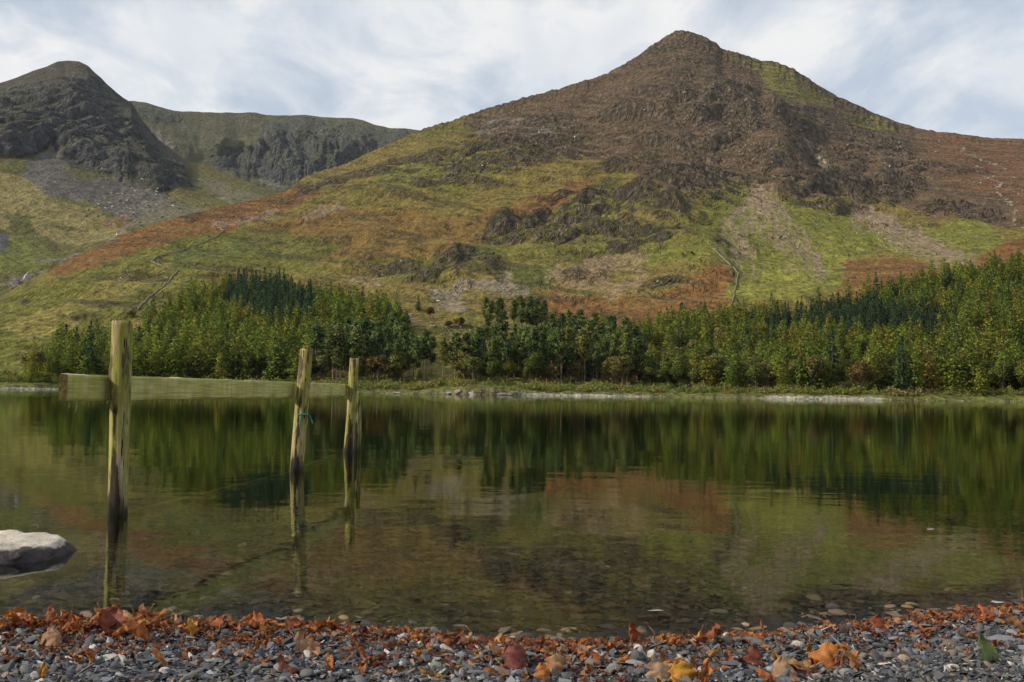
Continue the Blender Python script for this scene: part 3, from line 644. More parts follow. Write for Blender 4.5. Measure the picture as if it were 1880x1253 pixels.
# ------------------------------------------------------------------ trees
def leafcloud(P, size, rng, flat=.5, k=3):
    n = len(P)
    a = rng.normal(size=(n, 3)); a[:, 2] *= flat; a /= np.linalg.norm(a, axis=1, keepdims=True) + 1e-9
    b_ = rng.normal(size=(n, 3)); b_[:, 2] *= flat; b_ -= (b_ * a).sum(1, keepdims=True) * a; b_ /= np.linalg.norm(b_, axis=1, keepdims=True) + 1e-9
    s = size * rng.uniform(.6, 1.35, (n, 1))
    v = np.stack([P + a * s, P - a * s * .6 + b_ * s * .8, P - a * s * .6 - b_ * s * .8], 1).reshape(-1, 3)
    return v, np.arange(3 * n).reshape(-1, 3)
def tube(path, rad, seg=6, cap=True):
    path = np.asarray(path, float); n = len(path); V_ = []; F_ = []
    rad = np.broadcast_to(rad, (n,))
    up = None
    for i in range(n):
        d = path[min(i + 1, n - 1)] - path[max(i - 1, 0)]; d = d / (np.linalg.norm(d) + 1e-9)
        q = np.array([0, 0, 1.]) if abs(d[2]) < .9 else np.array([1., 0, 0])
        s = np.cross(d, q); s /= np.linalg.norm(s); w_ = np.cross(d, s)
        for k in range(seg):
            an = 2 * math.pi * k / seg; V_.append(path[i] + rad[i] * (math.cos(an) * s + math.sin(an) * w_))
    for i in range(n - 1):
        for k in range(seg): F_.append((i * seg + k, i * seg + (k + 1) % seg, (i + 1) * seg + (k + 1) % seg, (i + 1) * seg + k))
    if cap: F_.append(tuple(range(seg))[::-1]); F_.append(tuple((n - 1) * seg + k for k in range(seg)))
    return [tuple(v) for v in V_], F_
def join(parts):
    V_ = []; F_ = []
    for v, f in parts:
        o_ = len(V_); V_ += [tuple(x) for x in v]; F_ += [tuple(int(i) + o_ for i in ff) for ff in f]
    return V_, F_
def foliage_mat(name, cols, nz=.22):
    m, t, b = newmat(name, .8, .15)
    oi = N(t, 'ShaderNodeObjectInfo'); c = ramp(t, oi.outputs['Random'], cols)
    geo = N(t, 'ShaderNodeNewGeometry')
    n = noise(t, geo.outputs['Position'], .8, 3, .6)
    c = mixc(t, 1.0, c, ramp(t, n, [(.3, (1 - nz,) * 3), (.7, (1 + nz, 1 + nz, 1 + nz * .6))]), 'MULTIPLY')
    L(t, c, b.inputs['Base Color'])
    # leaves pass some light
    tl = N(t, 'ShaderNodeBsdfTranslucent'); L(t, c, tl.inputs[0]); ms = N(t, 'ShaderNodeMixShader'); ms.inputs[0].default_value = .35
    L(t, b.outputs[0], ms.inputs[1]); L(t, tl.outputs[0], ms.inputs[2]); L(t, ms.outputs[0], t.nodes['Material Output'].inputs[0])
    return m
M_LARCH = foliage_mat('larch_needles', [(0, (.125, .190, .034)), (.3, (.170, .235, .038)), (.55, (.215, .265, .042)), (.85, (.255, .275, .046)), (.96, (.275, .250, .050)), (1, (.260, .190, .042))])
M_SPRUCE = foliage_mat('spruce_needles', [(0, (.036, .084, .046)), (.5, (.052, .106, .052)), (1, (.080, .130, .052))])
M_PINE = foliage_mat('pine_needles', [(0, (.092, .145, .054)), (.5, (.128, .180, .058)), (.85, (.165, .205, .058)), (1, (.21, .205, .056))])
M_BROAD = foliage_mat('broad_leaves', [(0, (.105, .150, .028)), (.3, (.155, .185, .040)), (.55, (.200, .200, .070)), (.75, (.215, .185, .070)), (.9, (.230, .160, .055)), (1, (.17, .20, .030))])
M_GOLD = foliage_mat('autumn_leaves', [(0, (.25, .12, .018)), (1, (.25, .12, .018))])
M_TAN = foliage_mat('tan_leaves', [(0, (.17, .12, .040)), (1, (.19, .13, .045))])
M_RED = foliage_mat('russet_leaves', [(0, (.13, .062, .030)), (1, (.13, .062, .030))])
M_BARK, t, b = newmat('bark', .9, .2)
tcx = N(t, 'ShaderNodeTexCoord'); L(t, ramp(t, noise(t, mapping(t, tcx.outputs['Object'], scale=(4, 4, .6)), 1.5, 4), [(.35, (.060, .048, .036)), (.65, (.17, .135, .10))]), b.inputs['Base Color'])
M_BARKP, t, b = newmat('pine_bark', .9, .2)
tcx = N(t, 'ShaderNodeTexCoord'); L(t, ramp(t, noise(t, mapping(t, tcx.outputs['Object'], scale=(4, 4, .6)), 1.5, 4), [(.35, (.13, .09, .065)), (.65, (.27, .20, .15))]), b.inputs['Base Color'])

def conifer(seed, H=17., Rm=3.3, cb=.12, droop=.35, lev=17, br=8, per=9, size=.55, power=.85, irregular=.2, flat=.45):
    rng = np.random.default_rng(seed); P = []
    for i in range(lev):
        t_ = (i + rng.uniform(-.2, .2)) / lev; z = H * (cb + (1 - cb) * t_)
        rad = Rm * (1 - t_) ** power * rng.uniform(1 - irregular, 1 + irregular) * (1 if t_ > .12 else .75) + .15
        nb = max(3, int(br * (1 - .5 * t_)))
        for k in range(nb):
            if rng.random() < .10: continue
            an = 2 * math.pi * (k + rng.uniform(-.35, .35)) / nb + i * 1.3; ln = rad * rng.uniform(.7, 1.2)
            m_ = max(2, int(per * ln / Rm)); f = rng.uniform(.15, 1, m_) ** .75
            P.append(np.c_[np.cos(an) * f * ln + rng.normal(0, .18, m_), np.sin(an) * f * ln + rng.normal(0, .18, m_), z - droop * f * ln + .25 * f * f * ln * .5 + rng.normal(0, .12, m_)])
    P.append(np.c_[rng.normal(0, .07, (16, 2)), rng.uniform(H * .92, H * 1.0, 16)])
    P = np.concatenate(P); v, f = leafcloud(P, size, rng, flat)
    tz = np.linspace(0, H * .96, 7); tv, tf = tube(np.c_[rng.normal(0, .06, 7), rng.normal(0, .06, 7), tz], np.linspace(.26, .04, 7) * H / 17, 5, False)
    return (v, f), (tv, tf)

def pine(seed, H=17., Rm=2.5, cb=.5, n=1500, size=.36):
    rng = np.random.default_rng(seed); parts = []; P = []
    nl = 11
    tz = np.linspace(0, H * .97, 8); jx = np.cumsum(rng.normal(0, .10, 8)); jy = np.cumsum(rng.normal(0, .10, 8)); jx[0] = jy[0] = 0
    parts.append(tube(np.c_[jx, jy, tz], np.linspace(.24, .06, 8) * H / 17, 5, False))
    for i in range(nl * 2):
        t_ = rng.uniform(0, 1); z = H * (cb + (1 - cb) * t_); an = rng.uniform(0, 6.28); rad = Rm * math.sin(math.pi * (.18 + .8 * t_)) ** .8 * rng.uniform(.4, 1)
        c_ = np.array([np.interp(z, tz, jx) + math.cos(an) * rad * .8, np.interp(z, tz, jy) + math.sin(an) * rad * .8, z])
        parts.append(tube(np.array([[np.interp(z, tz, jx), np.interp(z, tz, jy), z - .5], c_]), [.06, .03], 3, False))
        P.append(c_ + rng.normal(size=(n // (nl * 2), 3)) * np.array([.75, .75, .45]) * .9)
    P.append(np.c_[rng.normal(0, .35, (30, 2)), rng.uniform(H * .9, H, 30)] + np.array([jx[-1], jy[-1], 0]))
    v, f = leafcloud(np.concatenate(P), size, rng, .6)
    return (v, f), join(parts)
def broadleaf(seed, H=11., Wd=4.4, n=3200, size=.30, lobes=14, low=.22):
    rng = np.random.default_rng(seed); parts = []; P = []
    parts.append(tube(np.array([[0, 0, 0], [.1, .05, H * .16], [.0, .1, H * .32]]), [.28, .22, .17], 6, False))
    for i in range(lobes):
        an = i * 2.4 + rng.uniform(-.4, .4); t_ = (i + .5) / lobes; z = H * (low + .2 + (.72 - low) * t_ ** .8)
        rad = Wd * math.sin(math.pi * min(.95, .30 + .62 * t_)) * rng.uniform(.35, .85)
        c_ = np.array([math.cos(an) * rad, math.sin(an) * rad, z + rng.uniform(-.5, .5)])
        parts.append(tube(np.array([[0, .08, H * rng.uniform(.18, .34)], c_ * np.array([.45, .45, .72]), c_]), [.11, .07, .03], 4, False))
        m_ = n // lobes; d = rng.normal(size=(m_, 3)); d /= np.linalg.norm(d, axis=1, keepdims=True)
        sr = Wd * rng.uniform(.34, .52); P.append(c_ + d * sr * rng.uniform(.45, 1.08, (m_, 1)) * np.array([1, 1, .72]))
    P = np.concatenate(P); P = P[P[:, 2] > H * low * .6]
    v, f = leafcloud(P, size, rng, .8)
    return (v, f), join(parts)

def proto_meshes(name, gen, seeds, fm, bm, **kw):
    outl = []
    for s in seeds:
        (cv, cf), (tv, tf) = gen(s, **kw)
        cm = mesh(name + '_crown', cv, np.asarray(cf), fm)
        cen = cv.reshape(-1, 3, 3).mean(1); zr = (cen[:, 2] - cen[:, 2].min()) / (cen[:, 2].max() - cen[:, 2].min() + 1e-6)
        rg_ = np.random.default_rng(s); on = np.c_[cen[:, :2], (cen[:, 2] - cen[:, 2].mean()) * (.35 if gen is not broadleaf else 1)]
        on /= np.linalg.norm(on, axis=1, keepdims=True) + 1e-6; on = on + rg_.normal(0, .16, on.shape) + np.array([0, 0, .25]); on /= np.linalg.norm(on, axis=1, keepdims=True)
        on3 = np.repeat(on, 3, 0); cm.normals_split_custom_set([tuple(map(float, q)) for q in on3]); tm = mesh(name + '_trunk', tv, tf, bm)
        jv, jf = len(cv), len(tv)
        full = bpy.data.meshes.new(name + '_full')
        vv = [tuple(map(float, x)) for x in cv] + [tuple(map(float, x)) for x in tv]
        full.from_pydata(vv, [], [tuple(map(int, x)) for x in cf] + [tuple(i + jv for i in ff) for ff in tf])
        full.materials.append(fm); full.materials.append(bm)
        mi = np.zeros(len(full.polygons), np.int32); mi[len(cf):] = 1; full.polygons.foreach_set('material_index', mi); full.normals_split_custom_set([tuple(map(float, q)) for q in on3] + [(0., 0., 0.)] * (len(full.loops) - len(on3)))
        outl.append((cm, tm, full))
    return outl
PR = {
    'larch_tree': proto_meshes('larch', conifer, [1, 2, 3], M_LARCH, M_BARK, H=17, Rm=4.2, cb=.08, lev=24, br=12, per=13, size=.38, power=.68, irregular=.30) + proto_meshes('larch', conifer, [4, 5, 6], M_LARCH, M_BARK, H=14, Rm=4.7, cb=.10, lev=20, br=12, per=14, size=.40, power=.46, irregular=.34),
    'spruce_tree': proto_meshes('spruce', conifer, [11, 12, 13], M_SPRUCE, M_BARK, H=18, Rm=3.5, cb=.05, lev=24, br=11, per=12, size=.40, power=.85, droop=.5),
    'pine_tree': proto_meshes('pine', pine, [21, 22, 23, 24], M_PINE, M_BARKP, H=18, Rm=2.2, cb=.42),
    'broadleaf_tree': proto_meshes('broadleaf', broadleaf, [31, 32, 33, 34], M_BROAD, M_BARK),
    'tall_pine': proto_meshes('tallpine', pine, [25, 26, 27], M_PINE, M_BARKP, H=20, Rm=2.1, cb=.60, n=1300),
}
# regions by where a tree's foot stands
FOREST = [(30, 704), (60, 690), (130, 665), (230, 640), (300, 600), (335, 563), (420, 542), (520, 538), (600, 566), (640, 578), (700, 580), (742, 600), (748, 640), (752, 686), (800, 694), (880, 692), (884, 640), (888, 618), (1010, 618), (1140, 636), (1150, 642),
          (1200, 622), (1290, 600), (1400, 590), (1500, 592), (1500, 582), (1600, 554), (1700, 533), (1880, 504), (2240, 470), (2240, 722), (1880, 727), (1640, 723), (1560, 716), (1400, 719), (1200, 712), (1000, 706), (900, 703), (800, 703), (700, 708), (400, 703), (200, 700)]
def inpoly(u, v, p):
    c = False
    for (x0, y0), (x1, y1) in zip(p, p[1:] + p[:1]):
        if (y0 > v) != (y1 > v) and u < (x1 - x0) * (v - y0) / (y1 - y0) + x0: c = not c
    return c
SPR1 = [(420, 540), (510, 533), (560, 560), (585, 590), (570, 612), (480, 618), (430, 600), (405, 585)]
SPR2 = [(1520, 590), (1600, 585), (1700, 598), (1740, 620), (1720, 650), (1600, 640), (1500, 630), (1400, 640), (1400, 620)]
TALL = [(888, 618), (1000, 618), (1010, 640), (890, 640)]
PINES = [(560, 690), (640, 660), (750, 640), (900, 640), (1150, 640), (1200, 690), (1190, 716), (1000, 712), (560, 708)]
BROAD = [(1200, 660), (1290, 650), (1400, 680), (1400, 716), (1180, 716)]
GREENL = [(590, 560), (750, 560), (750, 625), (620, 625)]
rng = np.random.default_rng(77)
cand = []
sp = 6.6
for rj in np.arange(330, 860, sp * .86):
    na = int((az1 - az0) * rj / sp)
    for k in range(na):
        az = az0 + (k + rng.uniform(0, 1)) * sp / rj; r = rj + rng.uniform(-2.4, 2.4)
        if az > az1 - .005: continue
        i = int((az - az0) / (az1 - az0) * (NC - 1))
        if r < r0[i] + 5 or r > rs[i] * .98: continue
        z = ground(az, r); x = r * math.sin(az); y = r * math.cos(az)
        u, v = project(np.array([x]), np.array([y]), np.array([z])); u = u[0]; v = v[0]
        if not inpoly(u, v, FOREST): continue
        d = 1.0
        if 888 < u < 1005 and 642 < v < 690: continue
        if inpoly(u, v, SPR1) or inpoly(u, v, SPR2): kind = 'spruce_tree'
        elif inpoly(u, v, TALL): kind = 'tall_pine'
        elif inpoly(u, v, BROAD): kind = 'broadleaf_tree' if rng.random() < .85 else 'larch_tree'
        elif inpoly(u, v, PINES):
            q = rng.random(); kind = 'pine_tree' if q < .80 else ('larch_tree' if q < .93 else 'spruce_tree')
            if v > 702 and rng.random() < .55: kind = 'broadleaf_tree'
        else:
            q = rng.random(); kind = 'larch_tree' if q < .84 else ('broadleaf_tree' if q < .95 else 'spruce_tree')
            if u < 600 and v < 640: kind = 'larch_tree'
            if v > 704 and rng.random() < .3: kind = 'broadleaf_tree'
        if 1560 < u < 1600 and v > 700: continue
        if 1545 < u < 1575 and v > 660: continue
        sc = rng.uniform(.66, 1.20)
        if kind == 'broadleaf_tree': sc *= .92
        if kind == 'larch_tree' and u < 260: sc *= .88 if u > 100 else .7
        if kind == 'tall_pine': sc = rng.uniform(.98, 1.12)
        cand.append([kind, x, y, z - .3, sc, rng.uniform(0, 6.28), u, v, r])
# tan thicket at the edge of the clearing, scattered small trees on the open slope
def special(kind, u, v, sc, label, mat=None, name=None, cat='tree', wide=1.0, bark=True, var=0):
    p = hit(u, v)
    cm, tm, _ = PR[kind][var]
    if mat is not None: cm = cm.copy(); cm.materials.clear(); cm.materials.append(mat)
    root = obj(name or kind.replace('tall_pine', 'pine_tree'), None, loc=(p[0], p[1], p[2] - .25), rot=(0, 0, (u * 7.3) % 6.28), scl=(sc * wide, sc * wide, sc))
    root.empty_display_size = .5
    tag(root, label, cat)
    obj('crown', cm, root); obj('trunk', tm, root)
    return root
groups = {'larch_tree': 'larches in the lakeside wood', 'spruce_tree': 'dark spruces in the lakeside wood', 'pine_tree': 'pines in the lakeside wood', 'tall_pine': 'pines in the lakeside wood', 'broadleaf_tree': 'broadleaf trees in the lakeside wood'}
ORD = ['first', 'second', 'third', 'fourth', 'fifth', 'sixth', 'seventh', 'eighth', 'ninth', 'tenth', 'eleventh', 'twelfth', 'thirteenth', 'fourteenth', 'fifteenth', 'sixteenth', 'seventeenth', 'eighteenth', 'nineteenth', 'twentieth', 'twenty-first', 'twenty-second', 'twenty-third', 'twenty-fourth', 'twenty-fifth', 'twenty-sixth', 'twenty-seventh', 'twenty-eighth', 'twenty-ninth', 'thirtieth']
pending = {}
def later(o, u, fmt):
    pending.setdefault(fmt, []).append((u, o))
def number_labels():
    for fmt, lst in pending.items():
        lst.sort(key=lambda q: q[0]); n_ = len(lst)
        for k_, (u_, o_) in enumerate(lst):
            if n_ == 1: w_ = 'only'
            elif n_ == 2: w_ = ('left', 'right')[k_]
            elif k_ == 0: w_ = 'leftmost'
            elif k_ == n_ - 1: w_ = 'rightmost'
            elif k_ < (n_ + 1) // 2: w_ = ORD[min(k_, 29)] + '-from-left'
            else: w_ = ORD[min(n_ - 1 - k_, 29)] + '-from-right'
            o_['label'] = fmt.replace('@', w_)
    pending.clear()
ZON = [(105, 'left of the fence rail'), (200, 'above the rail end'), (290, 'right of the first post'), (380, 'above the rail'), (470, 'above the middle of the rail'), (545, 'left of the leaning post'), (640, 'between the leaning and third posts'), (720, 'right of the third post'),
       (800, 'below the clearing'), (870, 'behind the knoll'), (940, 'below the bare-trunked pines'), (1020, 'left of the first pebble bank'), (1100, 'behind the first pebble bank'), (1190, 'right of the first pebble bank'), (1270, 'by the pale thicket'), (1350, 'below the wall foot'),
       (1430, 'left of the orange tree'), (1500, 'right of the orange tree'), (1570, 'left of the orange-brown tree'), (1650, 'right of the orange-brown tree'), (1730, 'right of the second pebble bank'), (1810, 'near the right edge'), (1900, 'at the right edge')]
def zone(u):
    for a_, n_ in ZON:
        if u < a_: return n_
    return ZON[-1][1]
def where(u, v, r):
    side = zone(u)
    dep = 'at the shore' if v > 703 else ('low in the wood' if v > 680 else ('mid wood' if v > 650 else ('high in the wood' if v > 610 else 'atop the wood')))
    return side, dep
nm = {'larch_tree': 'yellow-green larch', 'spruce_tree': 'dark blue-green spruce', 'pine_tree': 'grey-green pine', 'tall_pine': 'tall bare-trunked pine', 'broadleaf_tree': 'round olive broadleaf tree'}
roots = {}
rest = []
for fam in (('larch_tree',), ('spruce_tree',), ('pine_tree', 'tall_pine'), ('broadleaf_tree',)):
    lst = [c_ for c_ in cand if c_[0] in fam]
    # show largest: near, inside the frame
    lst.sort(key=lambda c_: (0 if -10 < c_[6] < 1890 else 1, c_[8] / c_[4] * (.8 if c_[0] == 'tall_pine' else 1)))
    lim = 285
    for j, c_ in enumerate(lst):
        if j < lim and -10 < c_[6] < 1890:
            kind, x, y, z, sc, rz, u, v, r = c_
            var = j % len(PR[kind]); key = (kind, var)
            side, dep = where(u, v, r)
            lab = '@ ' + nm[kind] + ' ' + dep + ' ' + side
            grp = groups[kind]
            wd = rng.uniform(.88, 1.15)
            if key not in roots:
                cm, tm, _ = PR[kind][var]
                rt = obj(kind if kind != 'tall_pine' else 'pine_tree', None, loc=(x, y, z), rot=(0, 0, rz), scl=(sc * wd, sc * wd, sc)); rt.empty_display_size = .5
                tag(rt, lab, 'tree', grp)
                kids = [obj('crown', cm, rt), obj('trunk', tm, rt)]; later(rt, u, lab)
                roots[key] = (rt, kids)
            else:
                rt, kids = roots[key]; nr_ = copy_thing(rt, (x, y, z), rz, (sc * wd, sc * wd, sc), lab, grp, kids); later(nr_, u, lab)
        else: rest.append(c_)
number_labels()

def gn_scatter(name, pts, rots, scls, idx, meshes, parent=None):
    """one object whose points carry instances of the given meshes"""
    pm = bpy.data.meshes.new(name); pts = np.asarray(pts, np.float32)
    pm.vertices.add(len(pts)); pm.vertices.foreach_set('co', pts.ravel())
    a = pm.attributes.new('rot', 'FLOAT_VECTOR', 'POINT'); a.data.foreach_set('vector', np.asarray(rots, np.float32).ravel())
    a = pm.attributes.new('scl', 'FLOAT_VECTOR', 'POINT'); a.data.foreach_set('vector', np.asarray(scls, np.float32).ravel())
    a = pm.attributes.new('idx', 'INT', 'POINT'); a.data.foreach_set('value', np.asarray(idx, np.int32))
    o = obj(name, pm, parent)
    src = bpy.data.collections.new(name + '_sources')
    for k, m_ in enumerate(meshes):
        so_ = bpy.data.objects.new('%s_source_%02d' % (name, k), m_); src.objects.link(so_)
    g = bpy.data.node_groups.new(name + '_scatter', 'GeometryNodeTree')
    g.interface.new_socket('Geometry', in_out='INPUT', socket_type='NodeSocketGeometry'); g.interface.new_socket('Geometry', in_out='OUTPUT', socket_type='NodeSocketGeometry')
    gi = g.nodes.new('NodeGroupInput'); go = g.nodes.new('NodeGroupOutput')
    ip = g.nodes.new('GeometryNodeInstanceOnPoints'); ci = g.nodes.new('GeometryNodeCollectionInfo')
    ci.inputs['Collection'].default_value = src; ci.inputs['Separate Children'].default_value = True; ci.inputs['Reset Children'].default_value = True
    ip.inputs['Pick Instance'].default_value = True
    def na(nm_, ty):
        n_ = g.nodes.new('GeometryNodeInputNamedAttribute'); n_.data_type = ty; n_.inputs[0].default_value = nm_; return n_.outputs[0]
    er = g.nodes.new('FunctionNodeEulerToRotation'); g.links.new(na('rot', 'FLOAT_VECTOR'), er.inputs[0])
    g.links.new(gi.outputs[0], ip.inputs['Points']); g.links.new(ci.outputs[0], ip.inputs['Instance'])
    g.links.new(er.outputs[0], ip.inputs['Rotation']); g.links.new(na('scl', 'FLOAT_VECTOR'), ip.inputs['Scale']); g.links.new(na('idx', 'INT'), ip.inputs['Instance Index'])
    g.links.new(ip.outputs[0], go.inputs[0])
    md = o.modifiers.new('scatter', 'NODES'); md.node_group = g
    o['kind'] = 'stuff'
    return o
for fam, nme, lab in ((('larch_tree',), 'larch_wood', 'mass of green larches filling the upper slopes of the wood'), (('spruce_tree',), 'spruce_wood', 'dark spruces further back in the wood'),
                      (('pine_tree', 'tall_pine'), 'pine_wood', 'grey-green pines further back in the wood'), (('broadleaf_tree',), 'broadleaf_wood', 'broadleaf trees further back in the wood')):
    lst = [c_ for c_ in rest if c_[0] in fam]
    if not lst: continue
    ms = []; off = {}
    for k in fam: off[k] = len(ms); ms += [q[2] for q in PR[k]]
    o = gn_scatter(nme, [c_[1:4] for c_ in lst], [(0, 0, c_[5]) for c_ in lst], [(c_[4] * rng.uniform(.9, 1.15),) * 2 + (c_[4],) for c_ in lst],
                   [off[c_[0]] + rng.integers(len(PR[c_[0]])) for c_ in lst], ms)
    o['label'] = lab
special('broadleaf_tree', 1580, 722, 1.0, 'round orange-brown tree at the water edge beside the white pebble bank', M_GOLD if False else M_TAN, wide=1.0, var=1)
special('broadleaf_tree', 1450, 712, .72, 'small bright orange tree among green larches on the far shore', M_GOLD, var=2)
special('broadleaf_tree', 790, 585, .62, 'round tan tree alone at the top of the grassy clearing', M_TAN, var=0, wide=1.1)
special('broadleaf_tree', 845, 602, .5, 'low tan thicket tree on the right side of the clearing', M_TAN, var=3, wide=1.5)
special('broadleaf_tree', 822, 604, .42, 'small tan thicket tree in the middle of the clearing', M_TAN, var=2, wide=1.4)
special('spruce_tree', 768, 572, .62, 'small dark spruce beside the round tan tree above the clearing', var=1)
special('spruce_tree', 281, 578, .70, 'lone dark spruce on the open slope above the wood at left', var=0)
special('spruce_tree', 311, 570, .52, 'slim dark spruce at the left edge of the upper wood', var=2)
special('broadleaf_tree', 241, 586, .42, 'small dark round bush by the dry stone wall above the wood', None, var=1, wide=1.4)
special('broadleaf_tree', 868, 706, .92, 'spreading forked tree on the grassy knoll at the far shore', None, var=2, wide=1.15)
special('broadleaf_tree', 905, 706, .78, 'reddish-brown tree at the right end of the grassy knoll', None, var=0, wide=1.1)
special('broadleaf_tree', 768, 711, .6, 'thin yellowish birch standing alone at the far shore', None, var=3, wide=.6)
special('broadleaf_tree', 1425, 716, .5, 'low russet bush under the pines on the far shore', M_RED, var=1, wide=1.2)
special('broadleaf_tree', 160, 700, .28, 'low russet bush on the shore just above the rail end', M_RED, var=1, wide=1.5)
for i, (u, v, s) in enumerate([(915, 478, .28), (890, 480, .30), (1560, 384, .42), (1640, 372, .35), (1700, 345, .3), (1610, 352, .3), (1845, 405, .35), (1125, 350, .3), (905, 470, .3), (1230, 440, .35), (1270, 470, .3)]):
    special('broadleaf_tree', u, v, s, ['dark green bush growing on the long crag in mid slope', 'rounded bush left of its neighbour on the long mid crag', 'bush at the head of the right scree fan', 'bush above the crag right of the scree', 'bush on the brown slope below the right skyline',
            'bush on top of the dark crag above the screes', 'bush low beside the winding path at right', 'bush under the dark spur crags', 'bush on the upper edge of the mid crag', 'bush in the shaded gully right of the spur', 'bush at the foot of the shaded gully'][i], M_PINE, 'bush', 'bush', 1.2, var=i % 4)

# undergrowth and reeds along the far shore
def shrubclump(seed):
    rng_ = np.random.default_rng(seed); P = rng_.normal(size=(120, 3)) * np.array([1.1, 1.1, .55]) + np.array([0, 0, .7]); P[:, 2] = np.abs(P[:, 2])
    return leafcloud(P, .34, rng_, .8)
SH = [mesh('undergrowth_leaves', *shrubclump(s), M_BROAD) for s in (1, 2, 3)]
pts = []
for _ in range(1300):
    az = rng.uniform(az0 + .002, az1 - .002); i = int((az - az0) / (az1 - az0) * (NC - 1)); r = r0[i] + 9 + rng.exponential(12)
    u = np.interp(az, *[azel(np.linspace(-330, 2210, 60), np.full(60, 700))[0], np.linspace(-330, 2210, 60)])
    if (780 < u < 960 or u < 112) and r < r0[i] + 18: continue
    if rng.random() < .25 + .35 * (r < r0[i] + 10): continue
    pts.append((r * math.sin(az), r * math.cos(az), ground(az, r) - .15))
o = gn_scatter('undergrowth', pts, [(0, 0, rng.uniform(0, 6)) for _ in pts], [(rng.uniform(.4, 1.5),) * 2 + (rng.uniform(.4, 1.5),) for _ in pts], rng.integers(0, 3, len(pts)), SH)
o['label'] = 'low scrub under the trees along the far shore'

# ------------------------------------------------------------------ rocks on the hillsides
def rockmesh(seed, mat, flat=.7, sub=2, rough=.28):
    import bmesh
    bm = bmesh.new(); bmesh.ops.create_icosphere(bm, subdivisions=sub, radius=1)
    v = np.array([x.co[:] for x in bm.verts])
    rg = np.random.default_rng(seed)
    for _ in range(9):                                   # planar cuts give broken faces
        n = rg.normal(size=3); n /= np.linalg.norm(n); d = rg.uniform(.55, .9); q = v @ n; v = v - np.clip(q - d, 0, None)[:, None] * n
    v = v * (1 + rough * .3 * fbm(v[:, 0] * 2 + seed, v[:, 1] * 2 + v[:, 2], 2, seed)[:, None]); v[:, 2] *= flat
    for x, c_ in zip(bm.verts, v): x.co = c_
    me = bpy.data.meshes.new('rock'); bm.to_mesh(me); bm.free(); me.materials.append(mat); return me
M_PALE, t, b = newmat('pale_rock', .9, .2)
oi = N(t, 'ShaderNodeObjectInfo'); L(t, ramp(t, oi.outputs['Random'], [(0, (.10, .095, .085)), (.6, (.22, .205, .18)), (1, (.40, .37, .33))]), b.inputs['Base Color'])
RK = [rockmesh(s, M_PALE, .6, 1) for s in range(5)]
ROCKZ = [((700, 510), 60, 16, 70), ((830, 540), 80, 20, 260), ((930, 535), 40, 14, 160), ((1010, 540), 60, 14, 60), ((760, 590), 60, 18, 80), ((830, 610), 50, 14, 150), ((240, 500), 12, 5, 22), ((220, 512), 8, 4, 14), ((345, 487), 12, 4, 14),
         ((290, 515), 30, 10, 25), ((1180, 520), 70, 25, 90), ((470, 400), 40, 8, 70), ((1100, 480), 120, 16, 90), ((1000, 240), 60, 14, 90), ((1300, 240), 150, 50, 200), ((1640, 280), 80, 20, 60), ((1840, 340), 40, 40, 90),
         ((1450, 450), 120, 50, 130), ((1650, 430), 80, 25, 90), ((900, 300), 150, 40, 120), ((700, 450), 120, 40, 60)]
pts = []; sc_ = []
for (cu, cv), du, dv, n in ROCKZ:
    for _ in range(n):
        p = hit(cu + rng.normal() * du * .6, cv + rng.normal() * dv * .6); r = math.hypot(p[0], p[1])
        jx = rng.uniform(-3, 3); pts.append((p[0] + jx, p[1], p[2] + .1)); s = r / 1000 * rng.uniform(.35, 1.0) * (2 if rng.random() < .06 else 1); sc_.append((s * rng.uniform(.8, 1.6), s, s * .9))
# boulder field at the left mountain's foot
for _ in range(420):
    p = hitL(235 + rng.normal() * 60, 368 + rng.normal() * 20); s = rng.uniform(.7, 2.0); pts.append((p[0] + rng.uniform(-5, 5), p[1] + rng.uniform(-5, 5), p[2] + .3)); sc_.append((s * 1.3, s, s * .8))
o = gn_scatter('hillside_boulders', pts, rng.uniform(-.5, 6, (len(pts), 3)) * np.array([.15, .15, 1]), sc_, rng.integers(0, 5, len(pts)), RK)
o['label'] = 'pale stones scattered over the screes and grass of the hillsides'

# far shore stones
M_SHORE, t, b = newmat('shore_stone', .9, .2)
oi = N(t, 'ShaderNodeObjectInfo'); L(t, ramp(t, oi.outputs['Random'], [(0, (.10, .08, .06)), (.4, (.20, .17, .13)), (1, (.40, .37, .31))]), b.inputs['Base Color'])
RK2 = [rockmesh(s + 40, M_SHORE, .55, 1) for s in range(5)]
pts = []; sc_ = []
for _ in range(5200):
    u = rng.uniform(-100, 2000)
    dens = 1.0 if (955 < u < 1190 or 1400 < u < 1620) else (.8 if u < 112 else (.4 if 700 < u < 955 else .10))
    if rng.random() > dens: continue
    az = azel([u], [712])[0][0]; i = int((az - az0) / (az1 - az0) * (NC - 1)); wdt = 5 if dens == 1 else 2.2
    r = r0[i] + rng.uniform(-.3, wdt); s = rng.uniform(.08, .30) * (2.2 if rng.random() < .03 else 1)
    pts.append((r * math.sin(az), r * math.cos(az), max(ground(az, r), -.05))); sc_.append((s * 1.4, s, s * .8))
o = gn_scatter('shore_stones', pts, rng.uniform(0, 6, (len(pts), 3)) * np.array([.1, .1, 1]), sc_, rng.integers(0, 5, len(pts)), RK2)
o['label'] = 'pale stones along the far water edge'
def outcrop(u, v, w, h, label, seed, mat=M_PALE):
    p = hit(u, v)
    az = azel([u], [v])[0][0]; i = int((az - az0) / (az1 - az0) * (NC - 1)); r = r0[i] + .8
    o = obj('rock', rockmesh(seed, mat, .8, 3, .8), loc=(r * math.sin(az), r * math.cos(az), .1), rot=(0, 0, seed), scl=(w, 1.8, h)); tag(o, label, 'rock')
